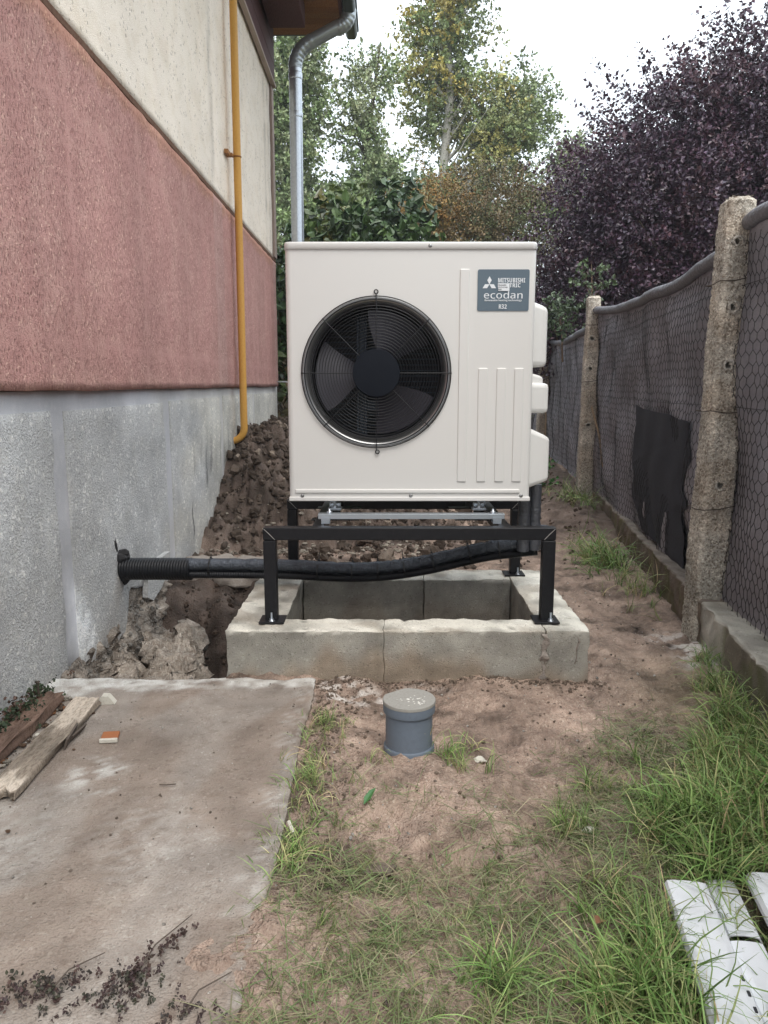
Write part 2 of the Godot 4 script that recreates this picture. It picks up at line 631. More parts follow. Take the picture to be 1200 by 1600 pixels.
func make_house() -> void:
	var house := thing("house", "rendered house with pink band, cream upper wall and grey base along the path", "house", Vector3(-1.3, 0, -4.5))
	var far := 9.1
	# grey base: smooth mortar bands, pebbledash panels standing a little proud
	var g := Geo.new()
	var base_tint := func(d, y):
		var k: float = 1.0 + fn(d * 1.4, y * 1.4, 93) * 0.16 + fn(d * 5, y * 5, 94) * 0.10
		var cc := Color(k, k, k * 1.01)
		var warm := step01(4.3, 6.2, d + fn(d, y * 2, 95)) * 0.8
		cc = cc.lerp(Color(1.10, 1.06, 0.97) * k, warm)
		# pale mortar splash, soil splash low down
		var w: float = step01(0.15, 0.02, Vector2(d - 3.13 + (y - 0.05) * 0.35, (y - 0.04) * 0.36).length()) * (0.7 + fn(d * 25, y * 25, 96) * 0.6)
		cc = cc.lerp(Color(2.1, 2.14, 2.2), clampf(w * 1.2, 0, 1))
		var low := step01(0.12, -0.05, y + fn(d * 5, 0, 97) * 0.06) * 0.4
		cc = cc.lerp(Color(0.72, 0.66, 0.6), low)
		# tar drips by the heap
		if d > 5.0 and d < 9.1:
			var tar: float = step01(0.42, 0.55, fn(d * 9, y * 1.6, 98)) * step01(0.95, 0.2, y)
			cc = cc.lerp(Color(0.12, 0.12, 0.13), tar * 0.9)
		return cc
	wall_sheet(g, -1.268, -1.0, far + 0.12, plaster_edge, 1.118, 0.05, base_tint, 0.03)
	part("smooth_band", g, M.grey_band, house)
	var bands := [0.0, 1.49, 2.99, 4.5, 6.02, 7.53, far + 0.1]
	for k in bands.size() - 1:
		g = Geo.new()
		var a: float = bands[k] + 0.062
		var b: float = bands[k + 1] - 0.062
		var edge := func(d): return plaster_edge(d)
		wall_sheet(g, -1.262, a, b, edge, 1.045 + fn(k * 3.3, 0, 1) * 0.01, 0.03, base_tint, 0.006, 0.006)
		part("pebbledash_panel", g, M.grey_wall, house)
	# loose flap of plaster under the duct
	g = Geo.new()
	var flap := PackedVector2Array([Vector2(0.0, 0.15), Vector2(0.36, 0.16), Vector2(0.33, 0.06), Vector2(0.2, -0.015), Vector2(0.09, -0.05), Vector2(0.02, -0.015), Vector2(0.035, 0.06)])
	g.prism(flap, Vector3(-1.275, 0.05, -3.90), Basis(Vector3(0.10, 0, -1).normalized(), Vector3.UP, Vector3(1, 0, 0.1).normalized()), 0.03)
	part("loose_plaster", g, M.grey_wall, house)
	# raw footing below the plaster
	g = Geo.new()
	var rows := []
	var cols := []
	for j in 46:
		var row := PackedVector3Array()
		var cr := []
		for i in 130:
			var d := 2.6 + i * 0.022
			var y := 0.26 - j * 0.019
			var out := -1.278 + 0.16 * step01(0.05, -0.55, y) + fn(d * 7, y * 7, 100) * 0.035 + absf(fn(d * 26, y * 26, 101)) * 0.04
			if y > 0.02:
				out = minf(out, -1.274)
			row.append(Vector3(out, y, -d))
			var k := 1.0 + fn(d * 9, y * 9, 102) * 0.35 + fn(d * 40, y * 40, 103) * 0.35
			cr.append(Color(k, k * 0.99, k * 0.98))
		rows.append(row)
		cols.append(cr)
	rows.reverse(); cols.reverse()
	g.sheet(rows, cols)
	part("rough_footing", g, M.rubble, house)
	# pink render, a little proud of the base, with a ragged lower edge
	g = Geo.new()
	var pink_tint := func(d, y):
		var k: float = 1.0 + fn(d * 1.1, y * 0.5, 110) * 0.09 + fn(d * 6, y * 1.0, 111) * 0.06
		var cc := Color(k, k, k)
		cc = cc.lerp(Color(1.05, 1.12, 1.1) * k, clampf(fn(d * 2, y * 0.7, 112) + 0.2, 0, 1) * 0.5)
		var rust := step01(2.40, 2.47, y + fn(d * 6, 0, 113) * 0.03)
		cc = cc.lerp(Color(0.90, 0.86, 0.70) * k, rust * 0.85)
		var pale := step01(1.19, 1.13, y + fn(d * 7, 0, 114) * 0.04)
		cc = cc.lerp(Color(1.15, 1.2, 1.17) * k, pale * 0.5)
		if absf(d - 6.0) < 0.16 or d > far - 0.2:
			cc = cc.lerp(Color(0.96, 1.06, 1.06), 0.8)
		return cc
	var pink_low := func(d): return 1.12 + fn(d * 1.3, 0, 115) * 0.005 + fn(d * 15, 0, 116) * 0.003
	wall_sheet(g, -1.235, -1.0, far, pink_low, 2.503, 0.04, pink_tint, 0.045, 0.004)
	part("pink_wall", g, M.pink, house)
	g = Geo.new()
	g.rbox(Vector3(-1.262, 2.521, -4.05), Vector3(0.056, 0.034, far + 1.0), 0.006)
	part("rusty_flashing", g, M.rust, house)
	# cream render
	g = Geo.new()
	var cream_tint := func(d, y):
		var k: float = 1.02 + fn(d * 0.9, y * 0.9, 120) * 0.05 + fn(d * 4, y * 2, 121) * 0.03
		var cc := Color(k, k, k * 0.99)
		cc = cc.lerp(Color(1.0, 0.97, 0.92) * k, clampf(fn(d * 1.2, y * 0.8, 122) + 0.1, 0, 1) * 0.5)
		# grime runs: by the pipe joint and near the corner
		for run in [[5.93, 0.035, 0.5], [8.55, 0.04, 0.6], [8.8, 0.03, 0.45], [7.2, 0.05, 0.2]]:
			var w: float = step01(run[1] * 2.0, 0.0, absf(d - run[0] + fn(0, y * 2, 123) * 0.05)) * run[2] * clampf(0.6 + fn(run[0], y * 3, 124), 0.1, 1)
			cc = cc.lerp(Color(0.42, 0.4, 0.38), w)
		if absf(d - 6.08) < 0.09:
			cc = cc.lerp(Color(1.06, 1.06, 1.06), 0.7)
		return cc
	var cream_low := func(_d): return 2.545
	wall_sheet(g, -1.245, -1.0, far - 0.16, cream_low, 4.42, 0.06, cream_tint, 0.05, 0.004)
	part("cream_wall", g, M.cream, house)
	g = Geo.new()
	g.rbox(Vector3(-1.243, 3.48, -(far - 0.07)), Vector3(0.05, 1.87, 0.15), 0.006)
	part("corner_board", g, M.corner, house)
	# brown cladding under the eaves
	for k in 3:
		g = Geo.new()
		g.rbox(Vector3(-1.225, 4.46 + k * 0.19, -4.05), Vector3(0.06, 0.186, far + 0.9), 0.008)
		part("cladding_board", g, M.brown, house)
	g = Geo.new()
	g.rbox(Vector3(-1.205, 4.35, -4.05), Vector3(0.05, 0.03, far + 0.9), 0.005)
	part("pale_trim", g, M.trim, house)
	# body of the house behind the render
	g = Geo.new()
	g.box(Vector3(-5.3, 2.2, -4.0), Vector3(8.0, 5.5, far * 2 - 8.12))
	part("wall_core", g, M.corner, house)
	# eaves: boards across, fascia, beam, gutter
	for k in 12:
		g = Geo.new()
		g.rbox(Vector3(-0.86, 4.985, -9.235 + k * 0.128), Vector3(0.78, 0.02, 0.125), 0.004)
		part("soffit_board", g, M.soffit if k % 2 else M.soffit_dark, house)
	g = Geo.new()
	g.box(Vector3(-0.86, 4.985, -3.2), Vector3(0.78, 0.018, 9.1))
	part("soffit", g, M.soffit, house)
	g = Geo.new()
	g.rbox(Vector3(-0.99, 4.86, -4.15), Vector3(0.36, 0.22, 8.9), 0.01)
	part("eaves_beam", g, M.brown, house)
	g = Geo.new()
	g.box(Vector3(-0.9, 5.06, -9.325), Vector3(0.86, 0.16, 0.03))
	part("end_fascia", g, M.gutter, house)
	g = Geo.new()
	g.box(Vector3(-0.455, 5.06, -4.0), Vector3(0.03, 0.17, 10.6))
	part("fascia", g, M.brown, house)
	g = Geo.new()
	var prof := []
	for k in 13:
		var a := PI + PI * k / 12.0
		prof.append(Vector2(cos(a) * 0.07, maxf(sin(a) * 0.1, -0.085)))
	var rr := []
	for z in [1.2, -9.36]:
		var row := PackedVector3Array()
		for p in prof:
			row.append(Vector3(-0.365 + p.x, 5.04 + p.y, z))
		rr.append(row)
	g.sheet(rr)
	var endp := PackedVector2Array()
	for p in prof:
		endp.append(p)
	g.prism(endp, Vector3(-0.365, 5.04, -9.37), Basis(), 0.012)
	g.tube([Vector3(-0.292, 5.045, 1.2), Vector3(-0.292, 5.045, -9.37)], 0.012, 8)
	part("gutter", g, M.gutter, house)
	# roof
	g = Geo.new()
	var rb := Basis(Vector3(0, 0, 1), deg_to_rad(-32))
	g.box(Vector3(-0.36, 5.14, -4.0) + rb * Vector3(-2.9, 0.0, 0), Vector3(5.8, 0.06, 10.7), rb)
	for k in 16:
		for q in 36:
			g.box(Vector3(-0.36, 5.19, -4.0) + rb * Vector3(-0.2 - k * 0.36, 0.012, -5.2 + q * 0.3), Vector3(0.37, 0.025, 0.27), rb * Basis(Vector3(0, 0, 1), 0.05))
	part("roof", g, M.roof, house)

	# yellow gas pipe
	var gas := thing("gas_pipe", "ochre yellow gas pipe running down the house wall and bending into it", "pipe", Vector3(-1.18, 0.6, -6.55))
	g = Geo.new()
	var pts := [Vector3(-1.165, 5.0, -6.5)]
	for y in [4.2, 3.5, 2.9, 2.3, 1.7, 1.2, 0.86]:
		pts.append(Vector3(-1.168 - 0.012 * (3.5 - y) / 3.0, y, -6.5))
	for k in 7:
		var a := PI / 2 * k / 6.0
		pts.append(Vector3(-1.178 - 0.11 * (1 - cos(a)), 0.78 - 0.11 * sin(a), -6.5))
	pts.append(Vector3(-1.42, 0.665, -6.5))
	g.tube(pts, 0.03, 14)
	part("riser", g, M.yellow, gas)
	g = Geo.new()
	g.ring(Vector3(-1.172, 2.93, -6.5), Basis(Vector3.RIGHT, Vector3(0, 0, -1), Vector3.UP), 0.031, 0.007, 20, 6)
	g.box(Vector3(-1.22, 2.93, -6.45), Vector3(0.05, 0.022, 0.05))
	g.box(Vector3(-1.225, 2.93, -6.40), Vector3(0.03, 0.03, 0.13))
	part("bracket", g, M.yellow_dark, gas)

	# downpipe
	var dp := thing("downpipe", "galvanised round downpipe with black elbows running down from the gutter", "downpipe", Vector3(-0.94, 0.3, -8.8))
	var top := Vector3(-0.365, 5.02, -8.8)
	var a1 := Vector3(-0.375, 4.90, -8.8)
	var a2 := Vector3(-0.86, 4.66, -8.8)
	var a3 := Vector3(-0.94, 4.50, -8.8)
	g = Geo.new()
	g.tube([Vector3(-0.94, 4.46, -8.8), Vector3(-0.945, 2.5, -8.8), Vector3(-0.955, 0.2, -8.8)], 0.069, 28)
	var lower := part("straight_pipe", g, M.galv, dp)
	g = Geo.new()
	g.lathe(Vector3(-0.94, 3.98, -8.8), Basis(Vector3.RIGHT, Vector3(0, 0, -1), Vector3.UP), [Vector2(0.069, -0.03), Vector2(0.073, -0.02), Vector2(0.073, 0.02), Vector2(0.069, 0.03)], 28)
	part("pipe_joint", g, M.galv, lower)
	g = Geo.new()
	g.lathe(Vector3(-0.94, 4.36, -8.8), Basis(Vector3.RIGHT, Vector3(0, 0, -1), Vector3.UP), [Vector2(0.069, -0.03), Vector2(0.074, -0.02), Vector2(0.074, 0.03), Vector2(0.069, 0.04)], 28)
	part("pipe_joint", g, M.galv, lower)
	for e in 2:
		g = Geo.new()
		var c0: Vector3 = [a3 + Vector3(0, -0.06, 0), a1 + (a2 - a1).normalized() * 0.13][e]
		var c1: Vector3 = [Vector3(-0.945, 4.62, -8.8), Vector3(-0.365, 4.86, -8.8)][e]
		var c2: Vector3 = [a2 + (a1 - a2).normalized() * 0.12, top][e]
		var ep := []
		var er := []
		for k in 25:
			var t := k / 24.0
			ep.append(c0.lerp(c1, t).lerp(c1.lerp(c2, t), t))
			er.append(0.072 + 0.004 * (1 if (k / 2) % 2 else 0))
		g.tube(ep, er, 24)
		part("elbow", g, M.gutter_gloss, dp)
	g = Geo.new()
	g.tube([a2 + (a1 - a2).normalized() * 0.1, a1 + (a2 - a1).normalized() * 0.11], 0.07, 24)
	part("offset_pipe", g, M.gutter_gloss, dp)
	g = Geo.new()
	g.tube([Vector3(-0.365, 4.99, -8.8), Vector3(-0.365, 5.12, -8.8)], 0.06, 20)
	part("outlet", g, M.galv, dp)

	# small hook by the corner
	g = Geo.new()
	g.tube([Vector3(-1.25, 1.17, -9.0), Vector3(-1.0, 1.165, -9.0)], 0.008, 6)
	g.tube([Vector3(-1.0, 1.165, -9.0), Vector3(-0.985, 1.18, -9.0)], 0.008, 6)
	tag(part("metal_pin", g, M.galv), "thin metal pin sticking out of the house corner", "pin")

func make_trench() -> void:
	# lumps of broken footing in the trench
	rng.seed = 41
	var lumps := [
		[Vector3(-0.985, -0.25, -3.40), Vector3(0.13, 0.09, 0.38), Vector3(0.26, 0.2, 0.45), "large broken concrete lump sloping out of the trench beside the plinth"],
		[Vector3(-1.17, -0.22, -3.25), Vector3(0.07, 0.09, 0.24), Vector3(0.1, 0.3, 0.3), "narrow broken concrete lump between wall footing and bigger lump"],
	]
	for l in lumps:
		var g := Geo.new()
		var b := Basis.from_euler(l[2])
		var sh := func(p): return p + Vector3(fn(p.x * 14, p.y * 14, p.z * 14), fn(p.x * 14, p.y * 14, p.z * 14 + 9), fn(p.x * 14 + 7, p.y * 14, p.z * 14)) * 0.018 + Vector3(fn(p.x * 5, p.y * 5, p.z * 5), fn(p.x * 5, p.y * 5, p.z * 5 + 9), fn(p.x * 5 + 7, p.y * 5, p.z * 5)) * 0.045 + Vector3(fn(p.x * 50, p.y * 50, p.z * 50), fn(p.x * 50, p.y * 50 + 5, p.z * 50), 0) * 0.02
		var ti := func(p):
			var k: float = 1.25 + fn(p.x * 20, p.y * 20, p.z * 20) * 0.5
			return Color(k * 1.1, k * 1.09, k * 1.08)
		g.rbox(l[0], l[1] * 2, 0.05, b, 0.02, sh, ti)
		tag(part("concrete_lump", g, M.rubble), l[3], "rubble")
	# loose gravel of the broken footing
	rng.seed = 43
	var stones := []
	for k in 3:
		var gg := Geo.new()
		gg.rock(Vector3.ZERO, Vector3(1, 0.8, 0.9), Basis(), rng, 7, 5, 0.35)
		stones.append(gg.mesh(M.clod))
	var gx := [[], [], []]
	var gc := [[], [], []]
	for k in 1500:
		var d := rng.randf_range(2.85, 4.5)
		var y := rng.randf_range(-0.5, 0.06)
		var x := -1.278 + 0.16 * step01(0.05, -0.55, y) + fn(d * 7, y * 7, 100) * 0.035 + absf(fn(d * 26, y * 26, 101)) * 0.04
		if k % 3 == 0:
			x = rng.randf_range(-1.2, -0.66)
			y = land(x, d)
		elif y > plaster_edge(d) - 0.01:
			continue
		var r := 0.004 + 0.014 * pow(rng.randf(), 2.6)
		gx[k % 3].append(Transform3D(rnd_basis().scaled(Vector3.ONE * r), Vector3(x + r * 0.2, y, -d)))
		gc[k % 3].append((Color(0.36, 0.335, 0.305) if k % 3 else Color(0.15, 0.12, 0.1)) * rng.randf_range(0.6, 1.3))
	var gravel := thing("footing_gravel", "loose grey gravel and grit of the broken house footing in the trench", "gravel", Vector3(-1.1, -0.2, -3.6))
	gravel.set_meta("kind", "stuff")
	for q in 3:
		tag(many("gravel", stones[q], gx[q], gc[q], gravel), "", "", "", "stuff")
	# short lip of old concrete under the duct
	var g := Geo.new()
	var sh2 := func(p): return p + Vector3(0, fn(p.x * 9, 1, p.z * 9) * 0.02, fn(p.x * 7, p.y * 7, 3) * 0.06)
	g.rbox(Vector3(-0.99, 0.0, -4.62), Vector3(0.56, 0.10, 0.42), 0.015, Basis(), 0.03, sh2)
	tag(part("concrete_lip", g, M.slab), "flat lip of old concrete behind the trench under the black duct", "concrete slab")

# ---------------------------------------------------------------- the heat pump
const VERT := Basis(Vector3(1, 0, 0), Vector3(0, 0, -1), Vector3(0, 1, 0))
const FAN := Vector3(-0.031, 1.188, -3.126)

func lettering(called: String, words: String, w: float, h: float, at: Vector3, m: Material, parent: Node, bold := true, face := "Droid Sans") -> void:
	var t := TextMesh.new()
	var f := SystemFont.new()
	f.font_names = PackedStringArray([face])
	f.font_weight = 700 if bold else 400
	t.font = f
	t.text = words
	t.font_size = 64
	t.pixel_size = 0.01
	t.depth = 0.02
	t.curve_step = 1.0
	t.material = m
	var box := t.get_aabb()
	var o := MeshInstance3D.new()
	o.name = called
	o.mesh = t
	var sx := w / maxf(box.size.x, 0.01)
	var sy := h / maxf(box.size.y, 0.01)
	o.scale = Vector3(sx, sy, 0.05)
	o.position = at - origin_of(parent) - Vector3((box.position.x + box.size.x / 2) * sx, (box.position.y + box.size.y / 2) * sy, 0)
	parent.add_child(o, true)

func make_heat_pump() -> void:
	var hp := thing("heat_pump", "cream outdoor heat pump unit with one large round fan grille on its front", "heat pump", Vector3(0.105, 0.6695, -3.37))
	var x0 := -0.389
	var x1 := 0.599
	var y0 := 0.672
	var y1 := 1.664
	var zf := -3.126
	var zb := -3.604
	var rc := 0.022
	var hole := 0.291
	# front panel with its round opening, pressed lip round it
	var g := Geo.new()
	var angs := []
	for k in 96:
		angs.append(TAU * k / 96.0)
	var fx0 := x0 + rc
	var fx1 := x1 - rc
	for cx in [fx0, fx1]:
		for cy in [y0, y1]:
			angs.append(fposmod(atan2(cy - FAN.y, cx - FAN.x), TAU))
	angs.sort()
	var inner := PackedVector3Array()
	var mid := PackedVector3Array()
	var outer := PackedVector3Array()
	for k in angs.size() + 1:
		var a: float = angs[k % angs.size()]
		var ca := cos(a)
		var sa := sin(a)
		var t := 1e9
		if ca > 1e-6: t = minf(t, (fx1 - FAN.x) / ca)
		if ca < -1e-6: t = minf(t, (fx0 - FAN.x) / ca)
		if sa > 1e-6: t = minf(t, (y1 - FAN.y) / sa)
		if sa < -1e-6: t = minf(t, (y0 - FAN.y) / sa)
		inner.append(FAN + Vector3(ca * hole, sa * hole, -0.004))
		mid.append(FAN + Vector3(ca * (hole + 0.004), sa * (hole + 0.004), 0))
		outer.append(FAN + Vector3(ca * t, sa * t, 0))
	for k in angs.size():
		g.quad(mid[k], outer[k], outer[k + 1], mid[k + 1])
		g.quad(inner[k], mid[k], mid[k + 1], inner[k + 1])
	# rounded left and right corners, sides, back
	for sgn in [-1, 1]:
		var cx: float = fx0 if sgn < 0 else fx1
		var prof := []
		for k in 9:
			var a := PI / 2 * k / 8.0
			prof.append(Vector3(cx + sgn * sin(a) * rc, 0, zf - rc + cos(a) * rc))
		prof.append(Vector3(x0 if sgn < 0 else x1, 0, zf - 0.2))
		prof.append(Vector3(x0 if sgn < 0 else x1, 0, zb))
		var rows := []
		for y in [y0, y1]:
			var row := PackedVector3Array()
			for p in prof:
				row.append(p + Vector3(0, y, 0))
			rows.append(row)
		g.sheet(rows, [], sgn < 0)
	var casing := part("casing", g, M.casing, hp)
	g = Geo.new()
	g.box(Vector3(0.105, 1.168, zb + 0.006), Vector3(x1 - x0 - 0.004, y1 - y0, 0.012))
	part("back_panel", g, M.dark, hp)
	g = Geo.new()
	for k in 60:
		g.box(Vector3(0.105, 0.72 + k * 0.0155, zb + 0.02), Vector3(x1 - x0 - 0.03, 0.005, 0.014))
	for k in 30:
		g.box(Vector3(x0 + 0.02 + k * 0.0315, 1.17, zb + 0.032), Vector3(0.004, 0.95, 0.004))
	tag(part("coil_fins", g, M.fins, hp), "", "", "", "stuff")
	# lid
	g = Geo.new()
	var lid := func(y: float, inset: float, grow: float) -> PackedVector3Array:
		var row := PackedVector3Array()
		var r := 0.024 - inset
		for cr in [[1, 1, 0], [-1, 1, 1], [-1, -1, 2], [1, -1, 3]]:
			for k in 7:
				var a: float = PI / 2 * (cr[2] + k / 6.0)
				row.append(Vector3(0.105 + cr[0] * (0.494 + grow - 0.024) + cos(a) * r, y, -3.365 - cr[1] * (0.2435 - 0.024 + grow) - sin(a) * r))
		row.append(row[0])
		return row
	g.sheet([lid.call(1.664, 0.008, 0.0), lid.call(1.6645, 0.0, 0.0022), lid.call(1.684, 0.0, 0.0022), lid.call(1.6885, 0.0015, 0.0022), lid.call(1.6915, 0.005, 0.0022), lid.call(1.6925, 0.010, 0.002), lid.call(1.6925, 0.0235, -0.2)])
	g.box(Vector3(0.105, 1.6915, -3.365), Vector3(0.72, 0.001, 0.2))
	part("top_cover", g, M.casing, hp)
	# base pan and its pressed strip
	g = Geo.new()
	g.rbox(Vector3(0.105, 0.6785, -3.3625), Vector3(x1 - x0 + 0.002, 0.018, 0.482), 0.004)
	part("base_pan", g, M.casing, hp)
	g = Geo.new()
	g.rbox(Vector3(0.096, 0.7105, zf), Vector3(0.922, 0.018, 0.012), 0.0055)
	part("pressed_strip", g, M.casing, casing)
	for r in [[0.317, 0.749, 1.59], [0.396, 0.749, 1.208], [0.470, 0.749, 1.208], [0.541, 0.749, 1.208]]:
		g = Geo.new()
		g.rbox(Vector3(r[0], (r[1] + r[2]) / 2, zf), Vector3(0.038, r[2] - r[1], 0.010), 0.0048)
		part("pressed_rib", g, M.casing, casing)
	for p in [Vector2(-0.335, 0.692), Vector2(0.11, 0.692), Vector2(0.563, 0.692), Vector2(0.18, 1.676)]:
		g = Geo.new()
		var zz: float = zf + (0.007 if p.y > 1 else 0.0035)
		g.lathe(Vector3(p.x, p.y, zz - 0.004), Basis(), [Vector2(0.0075, 0), Vector2(0.0075, 0.004), Vector2(0.006, 0.006), Vector2(0.0, 0.0065)], 14)
		g.box(Vector3(p.x, p.y, zz + 0.0025), Vector3(0.009, 0.0016, 0.001), Basis(Vector3(0, 0, 1), 0.6))
		part("screw", g, M.screw, hp)
	# bell mouth and shroud
	g = Geo.new()
	g.lathe(FAN, Basis(), [Vector2(0.252, -0.17), Vector2(0.252, -0.07)], 64)
	var bell := []
	for k in 13:
		var a := PI / 2 * k / 12.0
		bell.append(Vector2(0.262 + 0.028 * (1 - cos(a)), -0.052 + 0.052 * sin(a) + 0.003))
	bell.append(Vector2(0.294, 0.0045))
	bell.append(Vector2(0.2965, 0.001))
	bell.reverse()
	var g2 := Geo.new()
	g2.lathe(FAN, Basis(), bell, 96)
	part("bell_mouth", g2, M.bell, hp)
	g = Geo.new()
	g.lathe(FAN, Basis(), [Vector2(0.263, -0.05), Vector2(0.262, -0.19)], 72)
	part("shroud", g, M.dark, hp)
	# motor bracket behind the fan
	g = Geo.new()
	for sx in [-0.017, 0.017]:
		g.rbox(FAN + Vector3(-0.065 + sx, 0, -0.255), Vector3(0.012, 0.60, 0.03), 0.003)
	g.rbox(FAN + Vector3(-0.065, 0, -0.275), Vector3(0.04, 0.60, 0.006), 0.002)
	g.rbox(FAN + Vector3(-0.02, -0.135, -0.26), Vector3(0.09, 0.05, 0.02), 0.004)
	part("motor_bracket", g, M.galv_dark, hp)
	g = Geo.new()
	for k in 22:
		g.box(FAN + Vector3(0, -0.25 + k * 0.0242, -0.33), Vector3(0.56, 0.005, 0.006))
	tag(part("rear_bars", g, M.galv_dark, hp), "", "", "", "stuff")
	# fan: hub and three broad swept blades
	var fan := part("fan_hub", hub_shape(), M.blade, hp)
	for k in 3:
		part("fan_blade", blade_shape(deg_to_rad(64 + 120 * k)), M.blade, fan)
	# wire guard
	g = Geo.new()
	g.lathe(FAN + Vector3(0, 0, 0.014), Basis(), [Vector2(0.094, -0.004), Vector2(0.0945, 0.001), Vector2(0.092, 0.004), Vector2(0.0, 0.0055)], 56)
	var guard := part("guard_disc", g, M.hub, hp)
	for k in 15:
		var r := 0.102 + k * 0.0114
		g = Geo.new()
		g.ring(FAN + Vector3(0, 0, 0.012 - 0.006 * step01(0.23, 0.27, r)), Basis(), r, 0.0016, 64, 5)
		part("guard_ring", g, M.wire, guard)
	for r in [0.286, 0.2985]:
		g = Geo.new()
		g.ring(FAN + Vector3(0, 0, 0.008), Basis(), r, 0.0022, 96, 6)
		part("guard_ring", g, M.wire, guard)
	for k in 8:
		var a := PI / 4 * k + PI / 2
		g = Geo.new()
		var u := Vector3(cos(a), sin(a), 0)
		g.tube([FAN + u * 0.085 + Vector3(0, 0, 0.012), FAN + u * 0.24 + Vector3(0, 0, 0.012), FAN + u * 0.285 + Vector3(0, 0, 0.009), FAN + u * (0.307 if k % 4 == 0 else 0.3005) + Vector3(0, 0, 0.009), FAN + u * 0.3005 + Vector3(0, 0, 0.0)], 0.0021, 6)
		part("guard_spoke", g, M.wire, guard)
	for k in [0, 2]:
		var a: float = PI / 2 * k + PI / 2
		if k == 1:
			continue
		g = Geo.new()
		g.ring(FAN + Vector3(cos(a), sin(a), 0) * (0.315 if k != 3 else 0.303) + Vector3(0.002 * k, 0, 0.007), Basis(), 0.0075 if k != 3 else 0.006, 0.0022, 18, 6)
		part("guard_eyelet", g, M.wire, guard)
	# name plate
	g = Geo.new()
	var plate := PackedVector2Array()
	for cr in [[1, 1, 0], [-1, 1, 1], [-1, -1, 2], [1, -1, 3]]:
		for k in 5:
			var a: float = PI / 2 * (cr[2] + k / 4.0)
			plate.append(Vector2(cr[0] * (0.1015 - 0.007) + cos(a) * 0.007, cr[1] * (0.079 - 0.007) + sin(a) * 0.007))
	var pc := Vector3(0.4695, 1.509, zf + 0.0005)
	g.prism(plate, pc, Basis(), 0.0025)
	var np := part("name_plate", g, M.plate, hp)
	var pz := Vector3(0, 0, 0.0033)
	# three lozenges
	g = Geo.new()
	var lc := pc + Vector3(-0.0555, 0.0225, 0.0026)
	for a in [90, 210, 330]:
		var u := Vector2(cos(deg_to_rad(a)), sin(deg_to_rad(a)))
		var e1 := u.rotated(deg_to_rad(30)) * 0.0175
		var e2 := u.rotated(deg_to_rad(-30)) * 0.0175
		g.prism(PackedVector2Array([Vector2.ZERO, e2, e1 + e2, e1]), lc, Basis(), 0.0009)
	part("emblem", g, M.print_white, np)
	lettering("lettering", "MITSUBISHI", 0.106, 0.0175, pc + pz + Vector3(0.0315, 0.0375, 0), M.print_white, np)
	lettering("lettering", "ELECTRIC", 0.089, 0.0155, pc + pz + Vector3(0.0225, 0.0185, 0), M.print_white, np)
	lettering("lettering", "ecodan", 0.152, 0.0285, pc + pz + Vector3(0.0, -0.018, 0), M.print_white, np, false)
	lettering("lettering", "Renewable heating technology", 0.146, 0.0092, pc + pz + Vector3(0.0, -0.0395, 0), M.print_white, np)
	lettering("lettering", "R32", 0.031, 0.017, pc + pz + Vector3(-0.001, -0.0625, 0), M.print_white, np)
	g = Geo.new()
	g.box(pc + Vector3(0.0015, 0.0115, 0.0048), Vector3(0.044, 0.029, 0.0008))
	var st := part("sticker", g, M.print_white, np)
	lettering("lettering", "Renewable", 0.030, 0.005, pc + Vector3(-0.0045, 0.0195, 0.0054), M.print_dark, st)
	lettering("lettering", "technology", 0.036, 0.005, pc + Vector3(-0.0015, 0.011, 0.0054), M.print_dark, st)
	lettering("lettering", "R32", 0.012, 0.005, pc + Vector3(-0.0135, 0.0025, 0.0054), M.print_dark, st)
	# covers bulging from the right side
	var cover := func(called: String, lo: Vector3, hi: Vector3, r: float, top_slope: float, low_slope: float):
		var gg := Geo.new()
		var sh := func(p: Vector3):
			var out := (p.x - lo.x) / (hi.x - lo.x)
			p.y -= out * lerpf(-low_slope, top_slope, (p.y - lo.y) / (hi.y - lo.y))
			return p
		gg.rbox((lo + hi) / 2, hi - lo, r, Basis(), 0.05, sh)
		part(called, gg, M.casing, hp)
	cover.call("handle_cover", Vector3(0.56, 1.215, -3.54), Vector3(0.676, 1.50, -3.24), 0.022, 0.045, 0.0)
	cover.call("valve_cover", Vector3(0.56, 1.025, -3.46), Vector3(0.682, 1.155, -3.21), 0.018, 0.008, 0.0)
	cover.call("valve_cover", Vector3(0.56, 1.12, -3.47), Vector3(0.662, 1.205, -3.23), 0.018, 0.03, 0.0)
	cover.call("pipe_cover", Vector3(0.56, 0.695, -3.49), Vector3(0.69, 0.985, -3.19), 0.022, 0.06, 0.05)
	g = Geo.new()
	g.lathe(Vector3(0.622, 0.992, -3.4), Basis(Vector3(0, 0, -1), Vector3.UP, Vector3.RIGHT), [Vector2(0.016, -0.03), Vector2(0.016, 0.012), Vector2(0.01, 0.016), Vector2(0.0, 0.016)], 16)
	part("valve_cap", g, M.blue_cap, hp)

func hub_shape() -> Geo:
	var g := Geo.new()
	g.lathe(FAN + Vector3(0, 0, -0.05), Basis(), [Vector2(0.075, -0.12), Vector2(0.075, -0.02), Vector2(0.065, 0.0), Vector2(0.0, 0.005)], 40)
	return g

